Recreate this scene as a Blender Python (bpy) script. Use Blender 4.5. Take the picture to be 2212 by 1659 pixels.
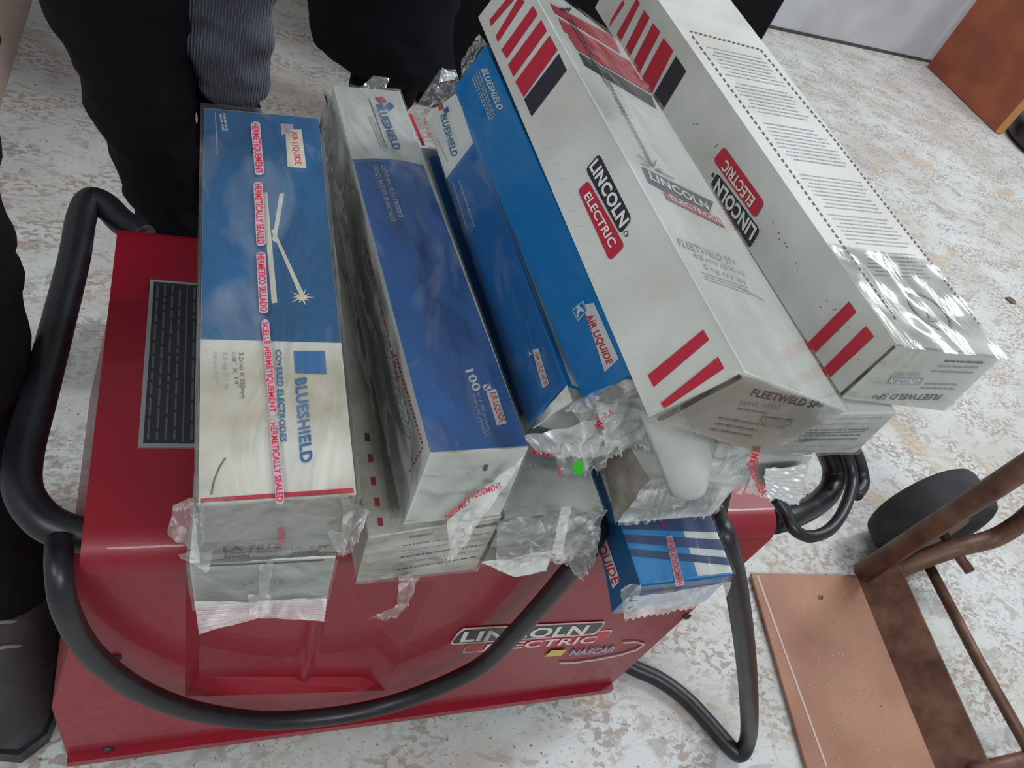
import bpy, math, random
from mathutils import Vector, Matrix
import numpy as np
random.seed(7)
for o in list(bpy.data.objects): bpy.data.objects.remove(o)
COL = bpy.context.scene.collection
scn = bpy.context.scene

# ------------------------------------------------------------------ camera, light, exposure
CR = [[0.916196, -0.229689, 0.328372], [0.039183, -0.764158, -0.643838], [0.39881, 0.602748, -0.691119]]
FPX = 1688.10; CXP, CYP = 1106.0, 829.5; CAMZ = 0.9
cam_d = bpy.data.cameras.new('camera'); cam = bpy.data.objects.new('camera', cam_d); COL.objects.link(cam)
m = Matrix.Identity(4)
for i in range(3):
    m[i][0] = CR[0][i]; m[i][1] = -CR[1][i]; m[i][2] = -CR[2][i]
m[2][3] = CAMZ
cam.matrix_world = m
cam_d.sensor_width = 36; cam_d.lens = FPX / 2212 * 36; cam_d.clip_start = 0.01
scn.camera = cam
scn.view_settings.view_transform = 'Standard'; scn.view_settings.look = 'None'
scn.view_settings.gamma = 1; scn.view_settings.use_curve_mapping = False
scn.view_settings.exposure = 0.0
W = bpy.data.worlds.new('world'); scn.world = W; W.use_nodes = True
W.node_tree.nodes['Background'].inputs[0].default_value = (.90, .95, .96, 1)
W.node_tree.nodes['Background'].inputs[1].default_value = 0.36

def area(name, loc, target, sx, sy, power, color=(1, 1, 1)):
    l = bpy.data.lights.new(name, 'AREA'); l.shape = 'RECTANGLE'; l.size = sx; l.size_y = sy
    l.energy = power; l.color = color
    o = bpy.data.objects.new(name, l); COL.objects.link(o); o.location = loc
    o.rotation_euler = (Vector(target) - Vector(loc)).to_track_quat('-Z', 'Y').to_euler()
    return o
area('ceiling_tube_and_fill', (1.9, 0.9, 2.6), (1.9, 0.9, 0), 1.3, .25, 34, (.95, .98, 1))
area('ceiling_tube_and_fill', (0.45, -1.7, 2.4), (0.35, 0.3, 0.2), 1.3, .3, 28, (.95, .98, 1))
area('ceiling_tube_and_fill', (-1.3, -0.5, 2.2), (0.3, 0.3, 0.4), 1.0, .3, 14, (.95, .98, 1))  # added fill with no known source, brightens the left-facing carton sides
area('ceiling_tube_and_fill', (3.3, 1.8, 2.4), (3.0, 1.6, 0), 1.3, .25, 26, (.97, .98, 1))

# ------------------------------------------------------------------ pixel helpers (measuring only)
def ray(px, py):
    c = ((px - CXP) / FPX, (py - CYP) / FPX, 1.0)
    return Vector([sum(CR[k][i] * c[k] for k in range(3)) for i in range(3)])
CAM = Vector((0, 0, CAMZ))
def atz(px, py, z): d = ray(px, py); return CAM + d * ((z - CAMZ) / d.z)
def aty(px, py, y): d = ray(px, py); return CAM + d * (y / d.y)
def atx(px, py, x): d = ray(px, py); return CAM + d * (x / d.x)
def pix(P):
    p = Vector(P) - CAM
    c = [sum(CR[k][i] * p[i] for i in range(3)) for k in range(3)]
    return (CXP + FPX * c[0] / c[2], CYP + FPX * c[1] / c[2])

# ------------------------------------------------------------------ materials
def srgb(h):
    h = h.lstrip('#'); v = [int(h[i:i+2], 16) / 255 for i in (0, 2, 4)]
    return tuple(((c / 12.92) if c <= .04045 else ((c + .055) / 1.055) ** 2.4) for c in v) + (1,)
MATS = {}
def mat(name, col, rough=.5, metal=0, noise=None, bump=0, bscale=50, coat=0, col2=None, nscale=20, nlo=.4, nhi=.6, spec=.5, detail=6, sheen=0):
    if name in MATS: return MATS[name]
    M = bpy.data.materials.new(name); M.use_nodes = True; nt = M.node_tree; b = nt.nodes['Principled BSDF']
    c = srgb(col) if isinstance(col, str) else col
    b.inputs['Base Color'].default_value = c; b.inputs['Roughness'].default_value = rough
    b.inputs['Metallic'].default_value = metal; b.inputs['Coat Weight'].default_value = coat
    b.inputs['Specular IOR Level'].default_value = spec
    b.inputs['Sheen Weight'].default_value = sheen
    tc = nt.nodes.new('ShaderNodeTexCoord')
    if col2:
        n = nt.nodes.new('ShaderNodeTexNoise'); n.inputs['Scale'].default_value = nscale; n.inputs['Detail'].default_value = detail
        nt.links.new(tc.outputs['Object'], n.inputs['Vector'])
        r = nt.nodes.new('ShaderNodeValToRGB'); r.color_ramp.elements[0].position = nlo; r.color_ramp.elements[1].position = nhi
        r.color_ramp.elements[0].color = srgb(col2) if isinstance(col2, str) else col2; r.color_ramp.elements[1].color = c
        nt.links.new(n.outputs['Fac'], r.inputs['Fac']); nt.links.new(r.outputs['Color'], b.inputs['Base Color'])
    if bump:
        n2 = nt.nodes.new('ShaderNodeTexNoise'); n2.inputs['Scale'].default_value = bscale; n2.inputs['Detail'].default_value = 5
        nt.links.new(tc.outputs['Object'], n2.inputs['Vector'])
        bp = nt.nodes.new('ShaderNodeBump'); bp.inputs['Strength'].default_value = bump; bp.inputs['Distance'].default_value = .002
        nt.links.new(n2.outputs['Fac'], bp.inputs['Height']); nt.links.new(bp.outputs['Normal'], b.inputs['Normal'])
    MATS[name] = M; return M
def film_mat(name, base=.10, streak=.5, scale=60, stretch=(1, 1, 1), tint='#e9eef0', rough=.12, bumpk=.6):
    M = bpy.data.materials.new(name); M.use_nodes = True; nt = M.node_tree
    for n in list(nt.nodes): nt.nodes.remove(n)
    out = nt.nodes.new('ShaderNodeOutputMaterial'); tr = nt.nodes.new('ShaderNodeBsdfTransparent')
    tr.inputs[0].default_value = (.97, .985, .985, 1)
    pr = nt.nodes.new('ShaderNodeBsdfPrincipled'); pr.inputs['Base Color'].default_value = srgb(tint)
    pr.inputs['Roughness'].default_value = rough; pr.inputs['Coat Weight'].default_value = .5
    mx = nt.nodes.new('ShaderNodeMixShader'); tc = nt.nodes.new('ShaderNodeTexCoord'); mp = nt.nodes.new('ShaderNodeMapping')
    mp.inputs['Scale'].default_value = stretch
    n = nt.nodes.new('ShaderNodeTexNoise'); n.inputs['Scale'].default_value = scale; n.inputs['Detail'].default_value = 5; n.inputs['Distortion'].default_value = 1.2
    r = nt.nodes.new('ShaderNodeMapRange'); r.inputs['From Min'].default_value = .52; r.inputs['From Max'].default_value = .78
    r.inputs['To Min'].default_value = base; r.inputs['To Max'].default_value = base + streak
    gl = nt.nodes.new('ShaderNodeBsdfGlossy'); gl.inputs['Roughness'].default_value = rough; gl.inputs['Color'].default_value = (1, 1, 1, 1)
    mx2 = nt.nodes.new('ShaderNodeMixShader')
    fr = nt.nodes.new('ShaderNodeFresnel'); fr.inputs['IOR'].default_value = 1.36
    bp = nt.nodes.new('ShaderNodeBump'); bp.inputs['Strength'].default_value = bumpk; bp.inputs['Distance'].default_value = .003
    L = nt.links.new
    L(tc.outputs['Object'], mp.inputs[0]); L(mp.outputs[0], n.inputs['Vector']); L(n.outputs['Fac'], r.inputs['Value'])
    L(n.outputs['Fac'], bp.inputs['Height']); L(bp.outputs[0], pr.inputs['Normal']); L(bp.outputs[0], gl.inputs['Normal']); L(bp.outputs[0], fr.inputs['Normal'])
    L(r.outputs[0], mx.inputs[0]); L(tr.outputs[0], mx.inputs[1]); L(pr.outputs[0], mx.inputs[2])
    L(fr.outputs[0], mx2.inputs[0]); L(mx.outputs[0], mx2.inputs[1]); L(gl.outputs[0], mx2.inputs[2]); L(mx2.outputs[0], out.inputs[0])
    MATS[name] = M; return M

M_WHITE = mat('carton_white', '#d3d6d3', .55, col2='#c2c2ba', nscale=14, nlo=.35, nhi=.6, bump=.12, bscale=60)
M_WDIRT = mat('carton_white_soiled', '#d6d3ca', .6, col2='#b4ab98', nscale=16, nlo=.32, nhi=.52, bump=.35, bscale=45)
M_GREY = mat('carton_grey_white', '#b9bdba', .6, col2='#a3a49d', nscale=18, nlo=.35, nhi=.6, bump=.15)
M_WORN = mat('carton_worn_grey', '#a7a297', .8, col2='#7c746a', nscale=40, nlo=.35, nhi=.6, bump=.4)
M_BLUEA = mat('print_blue_dull', '#0f6296', .38, col2='#0d5684', nscale=10, coat=.15)
M_BLUEB = mat('print_blue_deep', '#1a60a6', .35, coat=.2)
M_BLUED = mat('print_blue_bright', '#0b82c4', .28, coat=.25)
M_BLUEC = mat('print_blue_mid', '#106cae', .32, coat=.2)
M_BLUEL = mat('print_blue_light', '#4798d2', .45, col2='#3787c4', nscale=40, coat=.1)
M_NAVY = mat('print_navy', '#44567f', .45)
M_RED = mat('print_red', '#b8283c', .5)
M_REDT = mat('print_red_text', '#cc2636', .5)
M_PILL = mat('print_pill_white', '#b8a2b4', .5)
M_BLACK = mat('print_black', '#2c2d36', .5)
M_DGREY = mat('print_dark_grey', '#55565c', .6)
M_LGREY = mat('print_light_grey', '#9da3a6', .6)
M_FGREY = mat('print_faint_grey', '#b3b9bb', .6)
M_TWHITE = mat('print_text_white', '#dcdfdb', .5)
M_CREAM = mat('print_cream', '#d5cfbb', .5)
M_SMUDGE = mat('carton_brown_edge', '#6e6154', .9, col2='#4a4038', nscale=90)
M_TEAL = mat('print_text_blue', '#2a679c', .5)
M_FILM = film_mat('film_clear', .03, .16, 30, (1, .5, 1), bumpk=.3)
M_FILM0 = film_mat('film_tight', .01, .05, 30, (1, .5, 1), bumpk=.2)
M_FILM2 = film_mat('film_crumpled', .12, .50, 70, (1, .6, 1), '#ffffff', .22, .5)
M_FILM3 = film_mat('film_frosted', .34, .35, 50, (1, .5, 1), '#ffffff', .25, .4)
M_FOIL = mat('foil_silver', '#dcdede', .42, metal=.5, bump=.5, bscale=90)
M_FILMB = film_mat('film_smooth_folds', .02, .20, 26, (1, .35, 1), bumpk=.45)

# ------------------------------------------------------------------ builders
class MB:
    def __init__(s): s.v = []; s.f = []; s.m = []; s.mats = []; s.sm = []
    def mi(s, M):
        if M not in s.mats: s.mats.append(M)
        return s.mats.index(M)
    def face(s, pts, M, smooth=False):
        b = len(s.v); s.v += [tuple(p) for p in pts]; s.f.append(list(range(b, b + len(pts)))); s.m.append(s.mi(M)); s.sm.append(smooth)
    def mesh(s, vs, fs, M, smooth=False):
        b = len(s.v); s.v += [tuple(p) for p in vs]; k = s.mi(M)
        for f in fs: s.f.append([b + i for i in f]); s.m.append(k); s.sm.append(smooth)
    def grid(s, fn, nu, nv, M, smooth=False, closeu=False, closev=False):
        vs = [fn(i / nu, j / nv) for i in range(nu + (0 if closeu else 1)) for j in range(nv + (0 if closev else 1))]
        NU = nu if closeu else nu + 1; NV = nv if closev else nv + 1
        fs = []
        for i in range(nu):
            for j in range(nv):
                a = i * NV + j; b_ = i * NV + (j + 1) % NV; c = ((i + 1) % NU) * NV + (j + 1) % NV; d = ((i + 1) % NU) * NV + j
                fs.append((a, b_, c, d))
        s.mesh(vs, fs, M, smooth)
    def box(s, c, size, M, rot=None):
        hx, hy, hz = [x / 2 for x in size]; R = rot or Matrix.Identity(3)
        P = [Vector(c) + R @ Vector((x * hx, y * hy, z * hz)) for x in (-1, 1) for y in (-1, 1) for z in (-1, 1)]
        s.mesh(P, [(0, 1, 3, 2), (4, 6, 7, 5), (0, 4, 5, 1), (2, 3, 7, 6), (0, 2, 6, 4), (1, 5, 7, 3)], M)
    def tube(s, pts, r, M, n=12, sub=8, cap=True):
        P = smooth_path(pts, sub); N = len(P)
        rr = r if callable(r) else (lambda t: r)
        prev = None; rings = []
        for i, p in enumerate(P):
            t = (P[min(i + 1, N - 1)] - P[max(i - 1, 0)]).normalized()
            if prev is None: a = t.orthogonal().normalized()
            else: a = (prev - t * prev.dot(t)).normalized()
            prev = a; b = t.cross(a); R_ = rr(i / (N - 1))
            rings.append([p + (a * math.cos(2 * math.pi * k / n) + b * math.sin(2 * math.pi * k / n)) * R_ for k in range(n)])
        vs = [q for g in rings for q in g]; fs = []
        for i in range(N - 1):
            for k in range(n): fs.append((i * n + k, i * n + (k + 1) % n, (i + 1) * n + (k + 1) % n, (i + 1) * n + k))
        if cap: fs.append(tuple(range(n))[::-1]); fs.append(tuple((N - 1) * n + k for k in range(n)))
        s.mesh(vs, fs, M, True)
    def build(s, name, parent=None, merge=False, bevel=0, thick=0):
        me = bpy.data.meshes.new(name); me.from_pydata(s.v, [], s.f)
        for M in s.mats: me.materials.append(M)
        for p, k, q in zip(me.polygons, s.m, s.sm): p.material_index = k; p.use_smooth = q
        me.update()
        o = bpy.data.objects.new(name, me); COL.objects.link(o)
        if merge or bevel:
            import bmesh
            bm = bmesh.new(); bm.from_mesh(me); bmesh.ops.remove_doubles(bm, verts=bm.verts, dist=5e-5)
            bmesh.ops.recalc_face_normals(bm, faces=bm.faces); bm.to_mesh(me); bm.free()
        if bevel:
            b = o.modifiers.new('bevel', 'BEVEL'); b.width = bevel; b.segments = 3; b.limit_method = 'ANGLE'; b.angle_limit = math.radians(40)
        if thick:
            t = o.modifiers.new('thickness', 'SOLIDIFY'); t.thickness = thick
        if parent:
            o.parent = parent; o.matrix_parent_inverse = parent.matrix_world.inverted()
        return o
def smooth_path(pts, sub):
    P = [Vector(p) for p in pts]
    if sub <= 1 or len(P) < 3: return P
    out = []
    for i in range(len(P) - 1):
        p0 = P[max(i - 1, 0)]; p1 = P[i]; p2 = P[i + 1]; p3 = P[min(i + 2, len(P) - 1)]
        for k in range(sub):
            t = k / sub
            out.append(.5 * ((2 * p1) + (p2 - p0) * t + (2 * p0 - 5 * p1 + 4 * p2 - p3) * t * t + (3 * p1 - p0 - 3 * p2 + p3) * t ** 3))
    out.append(P[-1]); return out
def tag(o, label=None, cat=None, group=None, kind=None):
    if label: o['label'] = label
    if cat: o['category'] = cat
    if group: o['group'] = group
    if kind: o['kind'] = kind
    return o
def empty(name, loc, label, cat, group=None):
    o = bpy.data.objects.new(name, None); COL.objects.link(o); o.location = loc; o.empty_display_size = .05
    o.matrix_world = Matrix.Translation(loc)
    return tag(o, label, cat, group)
TXT = {}
def text_geo(s, bold, wide=False):
    key = (s, bold)
    if key in TXT: return TXT[key]
    cu = bpy.data.curves.new('t', 'FONT'); cu.body = s; cu.size = 1; cu.offset = bold; cu.resolution_u = 3; cu.space_character = 1.0 + bold * 2
    o = bpy.data.objects.new('t', cu); COL.objects.link(o)
    bpy.context.view_layer.update()
    me = bpy.data.meshes.new_from_object(o.evaluated_get(bpy.context.evaluated_depsgraph_get()))
    vs = [(v.co.x, v.co.y) for v in me.vertices]; fs = [tuple(p.vertices) for p in me.polygons]
    bpy.data.objects.remove(o); bpy.data.curves.remove(cu); bpy.data.meshes.remove(me)
    x0 = min(v[0] for v in vs); x1 = max(v[0] for v in vs); y1 = .70
    vs = [((x - x0) / (x1 - x0), y / y1) for x, y in vs]
    TXT[key] = (vs, fs); return TXT[key]

class Face:
    """a bilinear face; P(s,t) with corners P00 P10 P11 P01, normal n pointing outward"""
    def __init__(s, a, b, c, d, inside):
        s.a, s.b, s.c, s.d = [Vector(x) for x in (a, b, c, d)]
        n = (s.c - s.a).cross(s.d - s.b).normalized()
        if n.dot((s.a + s.b + s.c + s.d) / 4 - inside) < 0: n = -n
        s.n = n
    def P(s, u, v, e=0): return s.a * (1 - u) * (1 - v) + s.b * u * (1 - v) + s.c * u * v + s.d * (1 - u) * v + s.n * e
    def st(s, px):
        u = v = .5
        for _ in range(14):
            x0 = pix(s.P(u, v)); xu = pix(s.P(u + 1e-3, v)); xv = pix(s.P(u, v + 1e-3))
            a = (xu[0] - x0[0]) * 1e3; b = (xv[0] - x0[0]) * 1e3; c = (xu[1] - x0[1]) * 1e3; d = (xv[1] - x0[1]) * 1e3
            rx = px[0] - x0[0]; ry = px[1] - x0[1]; D = a * d - b * c
            if abs(D) < 1e-6: break
            u += max(-.5, min(.5, (d * rx - b * ry) / D)); v += max(-.5, min(.5, (a * ry - c * rx) / D))
        return (u, v)
    # prints, all given by pixel measurements
    def quad(s, mb, q, M, e=.0003, n=(6, 6), clip=True):
        S = [s.st(p) for p in q]
        if clip: S = [(min(.998, max(.002, a)), min(.998, max(.002, b))) for a, b in S]
        def fn(i, j):
            u = [S[0][k] * (1 - i) * (1 - j) + S[1][k] * i * (1 - j) + S[2][k] * i * j + S[3][k] * (1 - i) * j for k in (0, 1)]
            return s.P(u[0], u[1], e)
        mb.grid(fn, n[0], n[1], M)
    def stquad(s, mb, u0, v0, u1, v1, M, e=.0003, n=(2, 10)):
        mb.grid(lambda i, j: s.P(u0 + (u1 - u0) * i, v0 + (v1 - v0) * j, e), n[0], n[1], M)
    def rquad(s, mb, q, M, e=.0003, r=.15, rx=None):
        S = [s.st(p) for p in q]; pts = []
        rx = rx or r * .4
        for cx_, cy_, a0 in ((1 - rx, r, -90), (1 - rx, 1 - r, 0), (rx, 1 - r, 90), (rx, r, 180)):
            for k in range(6):
                a = math.radians(a0 + 90 * k / 5); pts.append((cx_ + rx * math.cos(a), cy_ + r * math.sin(a)))
        out = []
        for i, j in pts:
            u = [S[0][k] * (1 - i) * (1 - j) + S[1][k] * i * (1 - j) + S[2][k] * i * j + S[3][k] * (1 - i) * j for k in (0, 1)]
            out.append(s.P(u[0], u[1], e))
        mb.face(out, M)
    def poly(s, mb, q, M, e=.0003):
        mb.face([s.P(*s.st(p), e) for p in q], M)
    def line(s, mb, p0, p1, w, M, e=.0003):
        a = Vector(p0); b = Vector(p1); n = (b - a).normalized(); n = Vector((-n.y, n.x)) * w / 2
        s.quad(mb, [a - n, b - n, b + n, a + n], M, e, (4, 1), False)
    def text(s, mb, t, p0, p1, pt, M, e=.0005, bold=.0, shear=0):
        vs, fs = text_geo(t, bold)
        A = s.st(p0); B = s.st(p1); T = s.st(pt)
        out = []
        for x, y in vs:
            xx = x + shear * y
            out.append(s.P(A[0] + (B[0] - A[0]) * xx + (T[0] - A[0]) * y, A[1] + (B[1] - A[1]) * xx + (T[1] - A[1]) * y, e))
        mb.mesh(out, fs, M)
    def dash(s, mb, p0, p1, n, w, M, duty=.6, e=.0003):
        a = Vector(p0); b = Vector(p1)
        for k in range(n):
            s.line(mb, a + (b - a) * (k / n), a + (b - a) * ((k + duty) / n), w, M, e)
    def scribble(s, mb, p0, p1, w, M, seed=1, e=.0003, wl=6):
        """a line of small print too small to read: broken strokes"""
        rnd = random.Random(seed); a = Vector(p0); b = Vector(p1); L = (b - a).length; t = 0
        while t < L:
            l = rnd.uniform(wl * .6, wl * 3); s.line(mb, a + (b - a) * (t / L), a + (b - a) * (min(t + l, L) / L), w, M, e); t += l + wl * rnd.uniform(.3, .7)

# corner points of every carton: [far/near][left/right][top/bottom]
BOX = {"A": [[[[0.0125, 0.5006, 0.5918], [0.0185, 0.5094, 0.5195]], [[0.0864, 0.5009, 0.5984], [0.0918, 0.5088, 0.5251]]], [[[0.0137, 0.2132, 0.5592], [0.02, 0.2226, 0.487]], [[0.0876, 0.2135, 0.5655], [0.0926, 0.221, 0.4921]]]],
 "B": [[[[0.1133, 0.6169, 0.561], [0.1158, 0.6147, 0.4948]], [[0.1699, 0.6201, 0.5656], [0.1742, 0.6167, 0.4981]]], [[[0.126, 0.2298, 0.5781], [0.1273, 0.2273, 0.5109]], [[0.1825, 0.2323, 0.5812], [0.1875, 0.2293, 0.5147]]]],
 "C": [[[[0.2283, 0.6453, 0.5612], [0.2068, 0.6506, 0.531]], [[0.2741, 0.6487, 0.5472], [0.2607, 0.6481, 0.5094]]], [[[0.2296, 0.2914, 0.568], [0.2162, 0.2878, 0.5302]], [[0.2793, 0.2904, 0.5501], [0.266, 0.2899, 0.5124]]]],
 "D": [[[[0.1999, 0.5382, 0.6586], [0.1899, 0.5466, 0.6158]], [[0.2456, 0.5496, 0.6514], [0.2369, 0.557, 0.6081]]], [[[0.2533, 0.2722, 0.6026], [0.2431, 0.2819, 0.5604]], [[0.2989, 0.2842, 0.5955], [0.2901, 0.2915, 0.5522]]]],
 "L1": [[[[0.207, 0.5448, 0.7148], [0.1924, 0.5484, 0.6724]], [[0.311, 0.5556, 0.6769], [0.2919, 0.5587, 0.6306]]], [[[0.237, 0.1927, 0.6938], [0.2137, 0.2017, 0.6481]], [[0.339, 0.2044, 0.6552], [0.3163, 0.2104, 0.6065]]]],
 "L2": [[[[0.3638, 0.7113, 0.6946], [0.3592, 0.7122, 0.6393]], [[0.4584, 0.7114, 0.6977], [0.4559, 0.7117, 0.6435]]], [[[0.3653, 0.2279, 0.686], [0.3662, 0.2284, 0.638]], [[0.4568, 0.2281, 0.6831], [0.4568, 0.2262, 0.6323]]]],
 "A2": [[[[0.0296, 0.5159, 0.495], [0.0344, 0.5174, 0.4352]], [[0.0874, 0.5114, 0.5007], [0.0918, 0.5127, 0.4408]]], [[[0.0123, 0.2222, 0.487], [0.0177, 0.2239, 0.4274]], [[0.0905, 0.2177, 0.4929], [0.0946, 0.2189, 0.4329]]]],
 "B2": [[[[0.0935, 0.5804, 0.4943], [0.0986, 0.5828, 0.4267]], [[0.1793, 0.5857, 0.501], [0.1839, 0.5867, 0.4324]]], [[[0.1122, 0.2331, 0.4864], [0.1182, 0.2373, 0.4198]], [[0.1987, 0.24, 0.4943], [0.2026, 0.2393, 0.4243]]]],
 "C2": [[[[0.2061, 0.6337, 0.5064], [0.2113, 0.6353, 0.4397]], [[0.2596, 0.6327, 0.5121], [0.2649, 0.634, 0.4453]]], [[[0.1994, 0.2385, 0.4969], [0.205, 0.2401, 0.4305]], [[0.2692, 0.2381, 0.503], [0.2745, 0.2391, 0.436]]]],
 "D2": [[[[0.312, 0.5608, 0.4848], [0.3335, 0.5613, 0.4455]], [[0.3834, 0.558, 0.4913], [0.3939, 0.5596, 0.4467]]], [[[0.2991, 0.199, 0.4679], [0.3039, 0.2017, 0.4189]], [[0.3734, 0.1973, 0.4779], [0.3791, 0.1984, 0.4287]]]],
 "E": [[[[0.2639, 0.5867, 0.519], [0.2862, 0.5864, 0.488]], [[0.3534, 0.5898, 0.5301], [0.3543, 0.5881, 0.4824]]], [[[0.2835, 0.2348, 0.5414], [0.2831, 0.2329, 0.4925]], [[0.3612, 0.2366, 0.5423], [0.3621, 0.2349, 0.4944]]]],
 "F": [[[[0.363, 0.5666, 0.5647], [0.3652, 0.5632, 0.5305]], [[0.4278, 0.5556, 0.5687], [0.4295, 0.5528, 0.5346]]], [[[0.305, 0.2285, 0.5915], [0.3081, 0.2238, 0.5574]], [[0.3701, 0.2167, 0.5955], [0.3719, 0.2139, 0.5614]]]],
 "L3": [[[[0.3133, 0.5647, 0.6399], [0.3122, 0.5656, 0.5984]], [[0.3946, 0.569, 0.6382], [0.3939, 0.5691, 0.5969]]], [[[0.33, 0.2169, 0.6358], [0.3282, 0.2186, 0.594]], [[0.4106, 0.222, 0.6339], [0.4106, 0.2213, 0.5927]]]]}

def carton(key, base, label, group=None, cat='box'):
    C = BOX[key]; c = lambda u, v, w: Vector(C[u][v][w])
    ctr = sum((c(u, v, w) for u in (0, 1) for v in (0, 1) for w in (0, 1)), Vector()) / 8
    bot = Vector((ctr.x, ctr.y, min(c(u, v, 1).z for u in (0, 1) for v in (0, 1))))
    root = empty('electrode_carton', bot, label, cat, group)
    F = dict(top=Face(c(0, 0, 0), c(0, 1, 0), c(1, 1, 0), c(1, 0, 0), ctr),
             left=Face(c(0, 0, 1), c(0, 0, 0), c(1, 0, 0), c(1, 0, 1), ctr),
             end=Face(c(1, 0, 0), c(1, 1, 0), c(1, 1, 1), c(1, 0, 1), ctr),
             right=Face(c(0, 1, 0), c(0, 1, 1), c(1, 1, 1), c(1, 1, 0), ctr),
             bottom=Face(c(0, 0, 1), c(0, 1, 1), c(1, 1, 1), c(1, 0, 1), ctr),
             far=Face(c(0, 0, 0), c(0, 1, 0), c(0, 1, 1), c(0, 0, 1), ctr))
    mb = MB()
    for k, f in F.items():
        nu, nv = (2, 10) if k in ('top', 'left', 'right', 'bottom') else (2, 2)
        mb.grid(lambda i, j: f.P(i, j), nu, nv, base)
    return root, F, mb, c
def finish(root, mb):
    return mb.build('carton_body', root, merge=True, bevel=.0012)
_rs = [0]
def wnoise(p, sc, seed):
    from mathutils import noise
    return noise.noise(Vector(p) * sc + Vector((seed * 7.3, seed * 3.1, seed)))
def wrap(root, F, faces=('top', 'left', 'end'), e=.0016, amp=.0009, M=None, seed=1, name='plastic_wrap', grow=.012):
    mb = MB(); M = M or M_FILM
    for k in faces:
        f = F[k]
        nu, nv = (14, 60) if k in ('top', 'left', 'right') else (14, 14)
        def fn(i, j):
            p = f.P(-grow + (1 + 2 * grow) * i, -grow * .3 + (1 + .6 * grow) * j)
            return p + f.n * (e + amp * wnoise((p.x, p.y * .35, p.z), 70, seed) + amp * .6 * wnoise(p, 190, seed + 3))
        mb.grid(fn, nu, nv, M, True)
    return mb.build(name, root)
def sheet(parent, name, P, M, amp=.004, sc=90, n=(22, 16), seed=1, ridges=0, uridges=0, nrm=None, jag=0.0, thick=0):
    """a piece of crumpled film / paper spanned by 4 points in space"""
    a, b, c, d = [Vector(p) for p in P]; N = (c - a).cross(d - b).normalized()
    mb = MB()
    def fn(i, j):
        jj = j * (1 + jag * (wnoise((i * 9, seed, 0), 1.0, seed) + (.5 if int(i * n[0]) % 2 else -.5) * .3)) if jag else j
        p = a * (1 - i) * (1 - jj) + b * i * (1 - jj) + c * i * jj + d * (1 - i) * jj
        k = amp * .75 * (wnoise(p, sc * .8, seed) + .7 * abs(wnoise(p, sc * 1.5, seed + 5)) * 2 - .3)
        if uridges: k += amp * (.5 + .5 * j) * math.sin(i * uridges * 6.283 + 3 * wnoise((i * 4, j * 2, seed), 1, seed)) * (.4 + wnoise((i * 9, 0, seed), 1, seed + 1))
        if ridges: k += .0006 * math.sin(jj * ridges * 2 * math.pi)
        return p + N * k
    mb.grid(fn, n[0] * 2, n[1] * 2, M, True)
    return mb.build(name, parent, thick=thick)

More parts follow.
